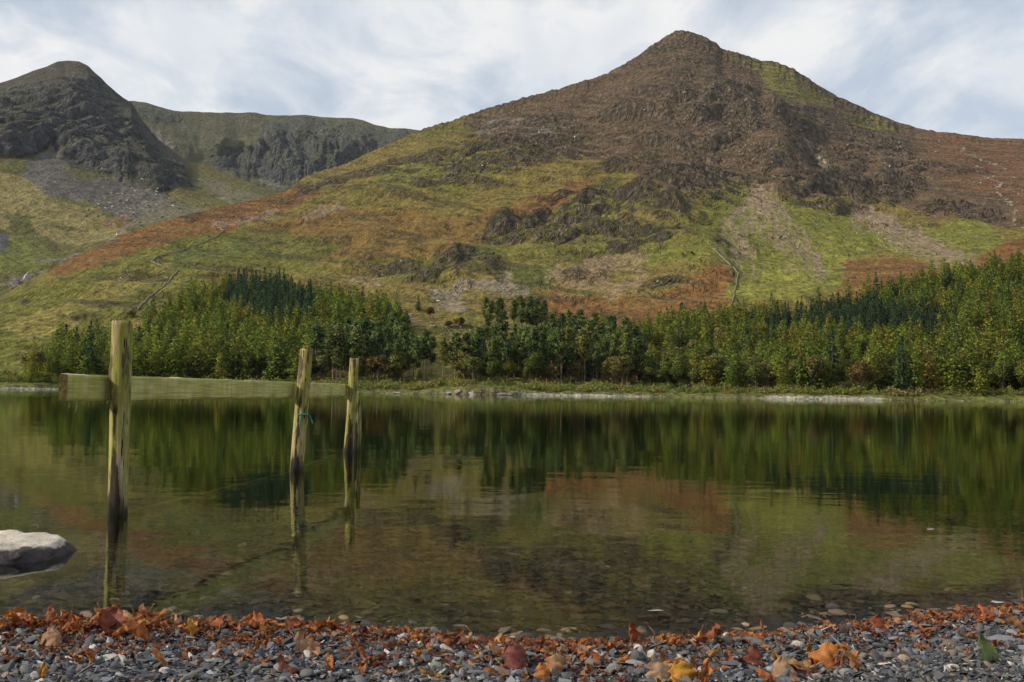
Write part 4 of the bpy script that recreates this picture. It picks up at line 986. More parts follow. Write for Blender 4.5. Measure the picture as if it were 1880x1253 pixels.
outcrop(842, 716, 2.0, 2.2, 'white-faced rock at the left end of the grassy knoll', 5, M_SHORE)
outcrop(868, 716, 3.5, 1.3, 'low grey rock ledge at the foot of the knoll', 7)
outcrop(825, 718, 3.0, 1.1, 'sloping grey rock running into the lake left of the knoll', 8)
outcrop(915, 718, 5.0, 1.0, 'long low rock ledge right of the knoll', 9)
outcrop(728, 719, 1.6, .8, 'pale flat rock at the water edge behind the fence end', 10, M_SHORE)

# ------------------------------------------------------------------ dry stone walls
M_WALL, t, b = newmat('dry_stone', .95, .1)
tcx = N(t, 'ShaderNodeNewGeometry'); L(t, ramp(t, noise(t, tcx.outputs['Position'], 2.0, 3, .7), [(.35, (.11, .10, .065)), (.65, (.26, .24, .17))]), b.inputs['Base Color'])
def stonewall(pix, label, w=.4, h=.85):
    P = []
    for (a, b_) in zip(pix, pix[1:]):
        n = max(2, int(math.hypot(a[0] - b_[0], a[1] - b_[1]) / 4))
        for k in range(n): P.append(hit(a[0] + (b_[0] - a[0]) * k / n, a[1] + (b_[1] - a[1]) * k / n))
    P = np.array(P)
    V_ = []; F_ = []
    for i, p in enumerate(P):
        d = P[min(i + 1, len(P) - 1)] - P[max(i - 1, 0)]; d[2] = 0; d /= np.linalg.norm(d) + 1e-9; s = np.array([-d[1], d[0], 0]); hh = h * (1 + .25 * math.sin(i * 2.3) * math.sin(i * .7))
        for a, z_ in ((-w, -1.2), (-w * .6, hh), (w * .6, hh), (w, -1.2)): V_.append(p + s * a + np.array([0, 0, z_]))
    for i in range(len(P) - 1):
        for k in range(3): F_.append((i * 4 + k, i * 4 + k + 1, i * 4 + 5 + k, i * 4 + 4 + k))
    F_ += [(0, 1, 2, 3), tuple(len(V_) - k for k in (1, 2, 3, 4))]
    o = obj('stone_wall', mesh('stone_wall', V_, F_, M_WALL)); tag(o, label, 'wall')
stonewall([(252, 570), (270, 550), (300, 528), (318, 508), (327, 497), (300, 490), (277, 481), (290, 472), (330, 462), (370, 448), (400, 434), (411, 424), (400, 418), (375, 416)], 'thin dry stone wall zigzagging up the slope above the left wood')
stonewall([(1344, 560), (1350, 530), (1356, 503), (1330, 478), (1305, 455)], 'dry stone wall climbing the green slope below the screes', .4, 1.1)

# waterfalls
M_FALL, t, b = newmat('white_water', .5, .4); b.inputs['Base Color'].default_value = (.32, .34, .36, 1)
def fall(pix, w, label):
    P = np.array([hitL(*p) for p in pix]); V_ = []; F_ = []; w = w * .38
    for i, p in enumerate(P):
        p = p + np.array([0, -3, 1.5])
        for s in (-1, 1): V_.append(p + np.array([s * w * (1 + .3 * math.sin(i * 3)), 0, 0])); V_.append(p + np.array([s * w * .6, 1.5, 1.0]))
    for i in range(len(P) - 1):
        a = i * 4; F_ += [(a, a + 1, a + 5, a + 4), (a + 1, a + 3, a + 7, a + 5), (a + 3, a + 2, a + 6, a + 7), (a + 2, a, a + 4, a + 6)]
    o = obj('waterfall', mesh('waterfall', V_, F_, M_FALL)); tag(o, label, 'waterfall')
fall([(53, 505), (48, 511), (46, 517), (40, 522), (34, 528)], .9, 'thin white waterfall on the far left of the valley mouth')
fall([(88, 503), (87, 509), (84, 514), (80, 519)], .9, 'short white waterfall right beside the bracken slope')
fall([(216, 432), (215, 437)], .8, 'tiny white cascade higher up the same stream')

# ------------------------------------------------------------------ fence in the water
def wood_mat(name, post):
    m, t, b = newmat(name, .8, .25)
    tcx = N(t, 'ShaderNodeTexCoord'); geo = N(t, 'ShaderNodeNewGeometry'); P_ = geo.outputs['Position']
    sp_ = N(t, 'ShaderNodeSeparateXYZ'); L(t, P_, sp_.inputs[0])
    if post:
        grain = noise(t, mapping(t, P_, scale=(30, 30, 2.2)), 2.0, 6, .65); blot = noise(t, mapping(t, P_, scale=(9, 9, 2.2)), 1.6, 5, .6); alg = noise(t, mapping(t, P_, scale=(7, 7, 1.3), loc=(3, 1, 2)), 1.5, 4, .6)
        c = ramp(t, grain, [(.32, (.06, .04, .02)), (.43, (.26, .19, .10)), (.60, (.46, .37, .22)), (.75, (.74, .66, .46))])
        c = mixc(t, ramp(t, alg, [(.38, 0), (.53, .82)]), c, mixc(t, grain, (.08, .09, .010), (.34, .34, .05)))
        c = mixc(t, ramp(t, blot, [(.53, 0), (.62, .9)]), c, (.055, .035, .02))
        cr = noise(t, mapping(t, P_, scale=(60, 60, 5)), 1.3, 3, .5)
        crk = ramp(t, cr, [(.34, 1), (.38, 0)]); c = mixc(t, crk, c, (.012, .01, .008))
        # dark wet stain, part painted shadow, down the camera side below the rail
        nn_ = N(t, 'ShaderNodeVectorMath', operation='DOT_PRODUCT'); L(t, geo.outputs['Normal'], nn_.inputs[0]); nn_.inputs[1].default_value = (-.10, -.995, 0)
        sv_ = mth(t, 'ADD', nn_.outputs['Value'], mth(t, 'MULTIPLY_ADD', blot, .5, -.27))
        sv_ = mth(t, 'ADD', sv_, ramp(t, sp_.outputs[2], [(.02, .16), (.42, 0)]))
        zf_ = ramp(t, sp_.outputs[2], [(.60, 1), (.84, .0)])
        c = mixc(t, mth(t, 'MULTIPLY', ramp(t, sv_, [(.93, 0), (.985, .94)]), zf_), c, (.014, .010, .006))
        # water wicks up the grain from the lake
        hz = mth(t, 'ADD', sp_.outputs[2], mth(t, 'MULTIPLY_ADD', blot, -.5, .25))
        wet = ramp(t, hz, [(.0, 1), (.04, .9), (.09, .4), (.18, 0)])
        c = mixc(t, wet, c, mixc(t, 1.0, c, (.12, .085, .055), 'MULTIPLY'))
        L(t, c, b.inputs['Base Color']); L(t, mth(t, 'MULTIPLY_ADD', wet, -.4, .82), b.inputs['Roughness'])
        bump(t, b, mth(t, 'SUBTRACT', mth(t, 'ADD', grain, mth(t, 'MULTIPLY', blot, .8)), crk), .9, .004)
    else:
        O_ = tcx.outputs['Object']
        grain = noise(t, mapping(t, O_, scale=(1.5, 40, 40)), 2.0, 5, .65); st = noise(t, mapping(t, O_, scale=(9, 3, .8)), 1.4, 5, .65); big_ = noise(t, mapping(t, O_, scale=(2.2, 4, 3)), 1.4, 3, .5)
        c = ramp(t, grain, [(.34, (.27, .25, .075)), (.66, (.62, .58, .25))])
        c = mixc(t, ramp(t, st, [(.40, .0), (.60, .62)]), c, (.30, .32, .030))
        c = mixc(t, ramp(t, big_, [(.50, 0), (.70, .45)]), c, (.12, .080, .03))
        c = mixc(t, ramp(t, noise(t, mapping(t, O_, scale=(26, 3, 1.2)), 1.2, 3, .5), [(.58, 0), (.76, .22)]), c, (.03, .028, .01))
        nrm = N(t, 'ShaderNodeSeparateXYZ'); L(t, geo.outputs['Normal'], nrm.inputs[0])
        c = mixc(t, ramp(t, nrm.outputs[2], [(.55, 0), (.85, .8)]), c, (.46, .44, .36))  # upward faces painted paler as a highlight along the top edge
        L(t, c, b.inputs['Base Color'])
        bump(t, b, mth(t, 'ADD', grain, st), .8, .003)
    return m
M_POST = wood_mat('weathered_post', True); M_RAIL = wood_mat('algae_rail', False)
M_END, t, b = newmat('end_grain', .85, .2)
tcx = N(t, 'ShaderNodeTexCoord'); L(t, ramp(t, noise(t, tcx.outputs['Object'], 45, 4, .6), [(.3, (.10, .075, .03)), (.7, (.24, .22, .08))]), b.inputs['Base Color'])
M_SUNK, t, b = newmat('sodden_wood', .9, .2); b.inputs['Base Color'].default_value = (.10, .065, .022, 1)
fence = obj('fence', None, loc=(0, 0, 0)); tag(fence, 'old wooden fence with four round posts and a plank rail standing in the lake', 'fence')
def post(top, bot, y, dy, rad, seed, label=None):
    """top and bottom points seen at depth y"""
    a = dpt(bot[0], bot[1], y); b_ = dpt(top[0], top[1], y + dy)
    d = (b_ - a) / (b_[2] - a[2]); base = a - d * (a[2] + 0.75)
    rg = np.random.default_rng(seed); n, sg = 74, 36; V_ = []; F_ = []
    Hh = b_[2] + .75
    kn = [(rg.uniform(.8, Hh - .1), rg.uniform(0, 6.28)) for _ in range(4)]
    for i in range(n):
        z_ = Hh * i / (n - 1); cpt = base + d * z_
        for k in range(sg):
            an = 2 * math.pi * k / sg
            q = rad * (1 + .05 * math.sin(z_ * 2.3 + seed)) * (1.06 - .06 * z_ / Hh)
            q *= 1 + .045 * float(fbm(np.array(math.cos(an) * 1.3 + seed), np.array(math.sin(an) * 1.3 + z_ * 1.4), 3, seed)) + .025 * float(pn(np.array(an * 3 + seed), np.array(z_ * .8), seed + 4))
            for zk, ak in kn: q += .010 * math.exp(-((z_ - zk) / .035) ** 2 - (math.remainder(an - ak, 2 * math.pi) / .35) ** 2)
            if i == n - 1: q *= .97
            V_.append(cpt + np.array([math.cos(an) * q, math.sin(an) * q, 0]))
    for i in range(n - 1):
        for k in range(sg): F_.append((i * sg + k, i * sg + (k + 1) % sg, (i + 1) * sg + (k + 1) % sg, (i + 1) * sg + k))
    F_.append(tuple((n - 1) * sg + k for k in range(sg)))
    me = mesh('post', V_, F_, [M_POST, M_END], True); me.polygons[len(me.polygons) - 1].material_index = 1; me.polygons[len(me.polygons) - 1].use_smooth = False
    o = obj('post', me, fence)
    if label: o['label'] = label
    return base, d
post((224, 590), (216, 943), 5.83, .0, .0565, 3, 'thick upright post nearest the shore')
post((563, 641), (544, 866), 9.1, .0, .0570, 5, 'leaning knobbly post with a teal rope')
post((651, 658), (640, 829), 11.9, .0, .0565, 8)
post((657, 719), (653, 824), 12.25, .0, .055, 12, 'short dark post close behind the third post')
M_RAILEND, t, b = newmat('rail_end_grain', .9, .2)
tcx = N(t, 'ShaderNodeTexCoord'); L(t, ramp(t, noise(t, tcx.outputs['Object'], 40, 4, .6), [(.3, (.030, .018, .008)), (.7, (.10, .085, .02))]), b.inputs['Base Color'])
def plank(p0, p1, hgt, thk, name, mat, seed, label=None, droop=0):
    d = p1 - p0; Ln = np.linalg.norm(d); n = max(8, int(Ln * 14)); V_ = []; F_ = []
    rgx = seed * 3.1
    ring = [(-.5, -.5), (-.5, -.42), (-.5, 0), (-.5, .42), (-.40, .5), (.40, .5), (.5, .42), (.5, 0), (.5, -.42), (.40, -.5), (-.40, -.5)][1:]
    for i in range(n + 1):
        x_ = Ln * i / n
        for a, c_ in ring:
            jz = .004 * float(pn(np.array(x_ * 3 + rgx), np.array(a * 2 + c_), seed)) + .002 * float(pn(np.array(x_ * 17 + rgx), np.array(c_ * 3 + a), seed + 1))
            V_.append((x_, a * thk + jz * .5, c_ * hgt + jz))
    m_ = len(ring)
    for i in range(n):
        for k in range(m_): F_.append((i * m_ + k, i * m_ + (k + 1) % m_, (i + 1) * m_ + (k + 1) % m_, (i + 1) * m_ + k))
    F_.append(tuple(range(m_))[::-1]); F_.append(tuple(n * m_ + k for k in range(m_)))
    me_ = mesh(name, V_, F_, [mat, M_RAILEND]); me_.polygons[len(me_.polygons) - 2].material_index = 1; o = obj(name, me_, fence)
    xd = d / Ln; yd = np.cross([0, 0, 1], xd); yd /= np.linalg.norm(yd); zd = np.cross(xd, yd)
    Mx = Matrix((xd, yd, zd)).transposed().to_4x4(); Mx.translation = Vector(p0); o.matrix_basis = Mx
    if label: o['label'] = label
    return o
# rail runs along the far (left) side of the posts
pA = dpt(120, 714, 5.22); pM = dpt(548, 716, 9.16); pZ = dpt(640, 716.5, 11.86)
offs = np.array([-.084, 0, 0])
q1 = dpt(216, 712.5, 5.83) + offs; q2 = dpt(549, 716, 9.1) + offs; q3 = dpt(645, 716.5, 11.9) + offs
dirn = (q2 - q1) / np.linalg.norm(q2 - q1)
plank(q1 - dirn * .42, q2 + dirn * .03, .146, .048, 'rail', M_RAIL, 2, 'long plank rail green with algae')
plank(q2 + dirn * .036, q3 + (q3 - q2) / np.linalg.norm(q3 - q2) * .08, .142, .048, 'rail', M_RAIL, 4, 'shorter plank rail between the second and third posts')
b1 = gpt(216, 943, -.05) + offs * .9; b2 = gpt(544, 866, -.05) + offs * .9; b3 = gpt(640, 829, -.05) + offs
d0 = (b2 - b1) / np.linalg.norm(b2 - b1)
plank(b1 - d0 * 1.0 + np.array([0, 0, -.05]), b2 + np.array([0, 0, -.03]), .05, .04, 'rail', M_SUNK, 6, 'submerged lower rail just under the water')
plank(b2 + d0 * .01 + np.array([0, 0, -.03]), b3 + np.array([0, 0, -.02]), .05, .04, 'rail', M_SUNK, 7, 'submerged lower rail just under the water')
# knot in the near end of the rail and hanging grass
kv, kf = [], []
kp = dpt(166, 706, 5.50)
M_GRASS, t, b = newmat('dry_grass', .8, .2); b.inputs['Base Color'].default_value = (.30, .28, .14, 1)
parts = []
rgx = random.Random(4)
for (u, yv, ln) in [(160, 5.45, .06), (177, 5.52, .07), (580, 9.9, .03), (590, 10.1, .05), (598, 10.4, .04), (570, 9.5, .04), (610, 10.7, .05), (255, 6.1, .02), (470, 8.2, .02)]:
    az_ = (u - 940) / FPX
    # foot of the strand on the underside of the rail
    tt = (yv - q1[1]) / (q2[1] - q1[1]); p = q1 + (q2 - q1) * tt; p = p + np.array([.02, 0, -.073])
    parts.append(tube(np.array([p, p + np.array([rgx.uniform(-.01, .01), 0, -ln * .6]), p + np.array([rgx.uniform(-.02, .01), 0, -ln])]), [.0016, .0013, .0006], 4))
v_, f_ = join(parts); o = obj('hanging_grass', mesh('hanging_grass', v_, f_, M_GRASS), fence)
M_ROPE, t, b = newmat('teal_rope', .6, .3)
tcx = N(t, 'ShaderNodeTexCoord'); wv_ = N(t, 'ShaderNodeTexWave'); wv_.inputs['Scale'].default_value = 60; wv_.bands_direction = 'DIAGONAL'; L(t, tcx.outputs['Object'], wv_.inputs[0])
L(t, ramp(t, wv_.outputs[1], [(0, (.010, .06, .06)), (1, (.03, .17, .16))]), b.inputs['Base Color'])
ra = [dpt(549, 800, 9.02), dpt(551, 778, 9.02), dpt(553, 763, 9.02), dpt(557, 760, 9.01), dpt(564, 763, 9.03), dpt(569, 766, 9.06), dpt(573, 773, 9.04), dpt(574, 780, 9.02)]
v1 = tube(np.array(ra), [.004, .006, .007, .007, .007, .007, .006, .005], 7)
rb = [dpt(566, 762, 9.04) + np.array([.0, .0, 0]), dpt(566, 761, 9.16), dpt(558, 760, 9.19), dpt(549, 762, 9.14), dpt(548, 762, 9.03), dpt(556, 761, 9.01)]
v2 = tube(np.array(rb), .006, 6)
v_, f_ = join([v1, v2]); o = obj('rope', mesh('rope', v_, f_, M_ROPE, True)); tag(o, 'short teal rope tied round the leaning second fence post', 'rope')

# ------------------------------------------------------------------ boulder at left
M_BOUL, t, b = newmat('boulder_stone', .85, .3)
geo = N(t, 'ShaderNodeNewGeometry'); P_ = geo.outputs['Position']; sp_ = N(t, 'ShaderNodeSeparateXYZ'); L(t, P_, sp_.inputs[0])
nb_ = noise(t, P_, 9, 6, .65); c = ramp(t, nb_, [(.3, (.24, .215, .18)), (.5, (.44, .40, .34)), (.7, (.62, .57, .49))])
c = mixc(t, ramp(t, noise(t, P_, 26, 5, .7), [(.58, 0), (.70, .6)]), c, (.14, .13, .07))
hz = mth(t, 'ADD', sp_.outputs[2], mth(t, 'MULTIPLY_ADD', noise(t, P_, 7, 4, .6), -.14, .07)); wet = ramp(t, hz, [(.040, 1), (.056, 0)])
c = mixc(t, wet, c, (.030, .024, .026)); L(t, c, b.inputs['Base Color']); L(t, mth(t, 'MULTIPLY_ADD', wet, -.35, .85), b.inputs['Roughness'])
bump(t, b, mth(t, 'ADD', noise(t, P_, 30, 6, .7), mth(t, 'MULTIPLY', nb_, 2)), .8, .012)
import bmesh
bm = bmesh.new(); bmesh.ops.create_cube(bm, size=2); bmesh.ops.subdivide_edges(bm, edges=bm.edges[:], cuts=40, use_grid_fill=True)
v = np.array([x.co[:] for x in bm.verts])
rg = np.random.default_rng(9)
v = v / (np.abs(v) ** 9).sum(1, keepdims=True) ** (1 / 9)
for n, d in [((.70, -.1, .70), 1.18), ((.97, -.2, .1), .97), ((-.1, -.8, .6), .84), ((.2, -.97, .1), .86), ((.6, -.75, .3), .96), ((0.1, .1, 1), .72), ((.5, .7, .5), .9)]:
    n = np.array(n); n = n / np.linalg.norm(n); q = v @ n; v = v - np.clip(q - d, 0, None)[:, None] * n
nn = v / np.linalg.norm(v, axis=1, keepdims=True)
v = v + nn * (.09 * ridged(v[:, 0] * 1.6 + v[:, 2], v[:, 1] * 1.6 - v[:, 2] * 1.3, 4, 3)[:, None] + .025 * fbm(v[:, 0] * 6 + v[:, 2] * 2, v[:, 1] * 6 + v[:, 2] * 5, 3, 6)[:, None])
Rt = gpt(136, 1022)                          # right-hand tip at the water line
Wb = .52
cx = Rt[0] - Wb - .065; cy = Rt[1] - .05
v[:, 2] = np.where(v[:, 2] < 0, v[:, 2] * 1.0, v[:, 2] * .9)
for n, d in [((.55, -.85, .1), 1.12), ((.4, -.2, .9), .86), ((-.2, -.75, .6), .93), ((.9, .3, .5), 1.12)]:
    n = np.array(n); n = n / np.linalg.norm(n); q = v @ n; v = v - .95 * np.clip(q - d, 0, None)[:, None] * n
v = v * np.array([Wb * 1.02, .30, .21])
for n, d in [((-.1, -.9, .42), .29), ((.3, -.95, .15), .33), ((.15, -.2, .97), .20), ((-.3, .1, .95), .195), ((.93, -.2, .35), .50), ((.5, -.8, .3), .46), ((-.6, -.7, .4), .45)]:
    n = np.array(n); n = n / np.linalg.norm(n); q = v @ n; v = v - .85 * np.clip(q - d, 0, None)[:, None] * n
for x, c_ in zip(bm.verts, v): x.co = c_
me = bpy.data.meshes.new('boulder'); bm.to_mesh(me); bm.free(); me.materials.append(M_BOUL); me.polygons.foreach_set('use_smooth', np.ones(len(me.polygons), bool))
o = obj('boulder', me, loc=(cx, cy, -0.045), rot=(0, R(1.0), R(10))); tag(o, 'pale-topped boulder with a dark wet foot in the shallows at left', 'boulder')

# ------------------------------------------------------------------ pebbles
def slate(seed, mat, flat=.30, n=16, round_=False):
    rg = np.random.default_rng(seed); bm = bmesh.new()
    p = rg.normal(size=(n, 3)); p /= np.linalg.norm(p, axis=1, keepdims=True)
    if round_: p = rg.normal(size=(60, 3)); p /= np.linalg.norm(p, axis=1, keepdims=True)
    el = rg.uniform(.6, .95)
    p = p * np.array([1, el, 1])
    p[:, 2] = np.sign(p[:, 2]) * np.abs(p[:, 2]) ** (.5 if not round_ else 1) * flat
    for q in p: bm.verts.new(q)
    bmesh.ops.convex_hull(bm, input=bm.verts[:])
    for vv in [x for x in bm.verts if not x.link_faces]: bm.verts.remove(vv)
    if not round_: bmesh.ops.bevel(bm, geom=bm.edges[:] , offset=.07, segments=1, affect='EDGES', clamp_overlap=True)
    me = bpy.data.meshes.new('pebble'); bm.to_mesh(me); bm.free(); me.materials.append(mat)
    me.polygons.foreach_set('use_smooth', np.full(len(me.polygons), bool(round_)))
    return me
PEB = [slate(s, M_PEB, [.14, .22, .30, .18][s % 4], 9 + s % 6) for s in range(11)] + [slate(30, M_PEB, .5, round_=True)]
BEDS = [slate(s + 60, M_BED, [.22, .3, .4][s % 3], 12 + s % 6) for s in range(7)] + [slate(90, M_BED, .45, round_=True)]
rng = np.random.default_rng(5)
n = 52000
px = rng.uniform(-2.6, 2.6, n); ps = np.where(rng.random(n) < .72, rng.uniform(-1.05, .06, n), rng.uniform(-3.2, -1.0, n))
py = yw(px) + ps
size = np.clip(rng.lognormal(math.log(.0066), .52, n), .003, .018)
size = np.where(rng.random(n) < .012, size * 1.5, size)
layerz = rng.uniform(0, .012, n)
pz = zground(px, py) + layerz
rot = np.c_[rng.normal(.05, .42, n), rng.normal(.15, .42, n), rng.normal(0, .9, n)]
scl = np.c_[size * rng.uniform(1.0, 1.7, n), size, size * rng.uniform(.8, 1.4, n)]
idx = rng.integers(0, len(PEB), n)
U_, V_ = project(px, py, pz); dist = np.hypot(px, py)
vis = (U_ > 5) & (U_ < 1875) & (V_ < 1248) & (V_ > 1000) & (py > 1)
app = np.where(vis & (layerz > .006), size * scl[:, 0] / dist ** 2, 0)
order = np.argsort(-app); top = order[:290]; restm = np.ones(n, bool); restm[top] = False
for i in top:
    o = obj('pebble', PEB[idx[i]], beach, loc=(px[i], py[i], pz[i] + .004), rot=tuple(rot[i]), scl=tuple(scl[i]))
o = gn_scatter('shingle', np.c_[px, py, pz][restm], rot[restm], scl[restm], idx[restm], PEB, beach)
# bed stones
n = 56000
s_ = rng.uniform(0, 1, n) ** .8 * 8.5 + .06
px = rng.uniform(-1, 1, n) * (2.2 + s_ * .62); py = yw(np.clip(px, -3, 3)) + s_
size = np.clip(rng.lognormal(math.log(.0150), .42, n), .006, .038) * (1 + s_ * .07)
pz = zground(px, py) + rng.uniform(-.002, .010, n)
rot = np.c_[rng.normal(0, .14, n), rng.normal(0, .14, n), rng.uniform(0, 6.28, n)]
scl = np.c_[size * rng.uniform(1, 1.7, n), size, size * .8]
o = gn_scatter('lakebed_stones', np.c_[px, py, pz], rot, scl, rng.integers(0, len(BEDS), n), BEDS, bed)

# larger stones that catch the eye
def stone(u, v, w, h, label, color, seed, rnd=True, rz=0, tilt=(0, 0), zoff=0, name='stone', asp=.7):
    p = gpt(u, v, 0); 
    for _ in range(6): p = gpt(u, v, float(zground(np.array([p[0]]), np.array([p[1]]))[0]) + .004 + zoff)
    D_ = p[1]; m_, t_2, b2_ = newmat(name + '_mineral', .65, .4); tx = N(t_2, 'ShaderNodeTexCoord')
    L(t_2, mixc(t_2, mth(t_2, 'MULTIPLY', noise(t_2, tx.outputs['Object'], 3, 5, .65), .8), color, tuple(x * .45 for x in color)), b2_.inputs['Base Color'])
    bump(t_2, b2_, noise(t_2, tx.outputs['Object'], 5, 5, .6), .4, .05)
    me_ = slate(seed, m_, .45 if rnd else .25, 16, rnd)
    hw = w / FPX * D_ / 2; hh = h / FPX * D_ / 2
    o = obj(name, me_, loc=(p[0], p[1], p[2] + hh * .5), rot=(tilt[0], tilt[1], rz), scl=(hw, hw * asp, hh / (.45 if rnd else .25)))
    tag(o, label, 'stone')
ST = [(170, 1195, 20, 16, 'small white pointed pebble below the pile of leaves at left', (.62, .60, .58), 71), (205, 1212, 50, 14, 'flat pale slate beside the white pebble at left', (.42, .42, .42), 72), (303, 1237, 24, 16, 'rounded whitish pebble below the big orange leaf', (.50, .48, .50), 73),
      (1166, 1214, 22, 28, 'dark blue-grey round slate in front of a tan leaf', (.10, .11, .14), 74), (1198, 1208, 24, 20, 'cream pebble standing on edge near the bottom centre', (.58, .54, .46), 75), (1160, 1205, 16, 12, 'small white pebble beside the wedge shaped white stone', (.60, .58, .55), 76),
      (1172, 1197, 18, 18, 'wedge shaped white stone right of the curled red leaf', (.58, .56, .52), 77), (1335, 1180, 22, 24, 'smooth pale stone leaning against a long grey one', (.50, .47, .48), 78), (1375, 1180, 70, 9, 'long thin grey stone lying level on the shingle', (.16, .15, .15), 79),
      (1660, 1217, 26, 20, 'round buff pebble low on the right', (.34, .28, .22), 80), (1600, 1168, 60, 14, 'long blue-grey slate with a pointed end on the right', (.16, .17, .21), 81), (1645, 1175, 34, 8, 'flat two layered slate right of the long blue one', (.26, .26, .30), 82),
      (1466, 1190, 26, 18, 'knobbly whitish stone above the pile of orange leaves', (.48, .45, .42), 83), (1365, 1218, 20, 14, 'violet-blue rounded pebble by the dark red leaf', (.19, .19, .32), 84), (548, 1154, 50, 10, 'flat pinkish slate at the water edge among leaves', (.36, .25, .22), 85),
      (1555, 1241, 28, 18, 'grey oval pebble at the bottom edge right of centre', (.24, .24, .25), 86), (66, 1154, 26, 10, 'pale green-grey stone among leaves at the far left', (.34, .38, .34), 87), (1310, 1172, 26, 10, 'grey slate with a broken corner beside the twisted leaf', (.20, .21, .24), 88),
      (1128, 1235, 30, 22, 'square grey slate chip near the bottom centre', (.22, .24, .24), 89), (300, 1205, 34, 12, 'grey slate chip under the big orange leaf', (.20, .21, .23), 90), (1850, 1180, 70, 16, 'dark slate at the right edge beside a red leaf', (.18, .18, .22), 91), (1870, 1165, 50, 12, 'pale grey slate at the right edge above the dark one', (.30, .30, .34), 92),
      (385, 1218, 60, 12, 'long grey-green slate left of centre at the bottom', (.22, .25, .26), 93), (800, 1228, 30, 18, 'square dull green slate in front of the leaf litter', (.16, .20, .17), 94), (1212, 1152, 4, 4, 'tiny pale pebble at the water edge', (.4, .4, .4), 95)]
for i, (u, v, w, h, lab, c_, sd_) in enumerate(ST[:-1]):
    stone(u, v, w, h, lab, c_, sd_, rnd=(i % 3 != 1), rz=(i * .7) % 1.0 - .5, tilt=((i * .37) % .5 - .25, (i * .53) % .4 - .2))
# flat wet stones breaking the surface and catching the sky
for i, (u, v, w, lab) in enumerate([(690, 1156, 70, 'flat wet slate shining in the shallows left of centre'), (1834, 1106, 34, 'flat wet slate shining at the water edge far right'), (22, 1113, 36, 'flat pale stone just under the water at far left'), (1204, 1122, 34, 'thin pale stone breaking the water near the centre'),
                                    (1640, 1124, 18, 'small wet stone by the shore on the right'), (820, 1106, 24, 'pale stone seen through the shallow water'), (1708, 972, 20, 'pale twig-like stone far out in the shallows at right'), (415, 1149, 16, 'small wet stone shining by the leaves at left')]):
    p = gpt(u, v, 0.0); hw = w / FPX * p[1] / 2
    m_, t_2, b2_ = newmat('wet_slate', .22, .6); b2_.inputs['Base Color'].default_value = (.30, .30, .31, 1)
    o = obj('stone', slate(120 + i, m_, .2, 14), loc=(p[0], p[1], .001 if i not in (2, 5) else -.006), rot=(0, 0, .2 * i - .5), scl=(hw, hw * .75, hw * .22)); tag(o, lab, 'stone')

# ------------------------------------------------------------------ fallen leaves
def leaf_mat(name, cols):
    m, t, b = newmat(name, .55, .35)
    oi = N(t, 'ShaderNodeObjectInfo'); c = ramp(t, oi.outputs['Random'], cols) if cols else oi.outputs['Color']
    tx = N(t, 'ShaderNodeTexCoord'); sx = N(t, 'ShaderNodeUVMap'); su = N(t, 'ShaderNodeSeparateXYZ'); L(t, sx.outputs[0], su.inputs[0])
    # side veins
    av = mth(t, 'ABSOLUTE', su.outputs[0]); ph = mth(t, 'SUBTRACT', mth(t, 'MULTIPLY', su.outputs[1], 9.0), mth(t, 'MULTIPLY', av, 5.0))
    vein = mth(t, 'POWER', mth(t, 'ABSOLUTE', mth(t, 'SINE', mth(t, 'MULTIPLY', ph, 3.1416))), .5); mid = ramp(t, av, [(.02, 0), (.06, 1)])
    hgt = mth(t, 'MULTIPLY', vein, mid)
    n1_ = noise(t, tx.outputs['Object'], 2.2, 4, .6); n2_ = noise(t, tx.outputs['Object'], 7, 4, .6)
    c = mixc(t, ramp(t, n1_, [(.40, 0), (.68, .75)]), c, mixc(t, 1.0, c, (.40, .26, .22), 'MULTIPLY'))
    c = mixc(t, ramp(t, n2_, [(.5, 0), (.72, .4)]), c, mixc(t, 1.0, c, (1.5, 1.5, 1.35), 'MULTIPLY'))
    c = mixc(t, mth(t, 'MULTIPLY', mth(t, 'SUBTRACT', 1.0, hgt), .22), c, mixc(t, 1.0, c, (.55, .45, .4), 'MULTIPLY'))
    L(t, c, b.inputs['Base Color']); bump(t, b, mth(t, 'ADD', mth(t, 'MULTIPLY', hgt, .35), mth(t, 'MULTIPLY', n2_, 1.3)), .6, .0022)
    tl = N(t, 'ShaderNodeBsdfTranslucent'); L(t, c, tl.inputs[0]); ms = N(t, 'ShaderNodeMixShader'); ms.inputs[0].default_value = .22
    L(t, b.outputs[0], ms.inputs[1]); L(t, tl.outputs[0], ms.inputs[2]); L(t, ms.outputs[0], t.nodes['Material Output'].inputs[0])
    return m
LEAFCOL = [('dark crimson', (.13, .030, .014)), ('russet', (.22, .062, .018)), ('rust orange', (.33, .105, .026)), ('dull brown', (.20, .085, .04)), ('bright orange', (.44, .17, .035)), ('tan', (.42, .25, .14)), ('dark brown', (.085, .030, .016)), ('amber', (.48, .24, .045))]
M_LEAFC = leaf_mat('fallen_leaf', None)
M_LEAF = leaf_mat('brown_leaf', [(0, (.13, .030, .012)), (.15, (.20, .055, .018)), (.32, (.33, .10, .026)), (.46, (.16, .060, .03)), (.58, (.34, .13, .034)), (.68, (.38, .24, .14)), (.78, (.08, .025, .014)), (.88, (.42, .17, .035)), (1.0, (.22, .12, .06))])
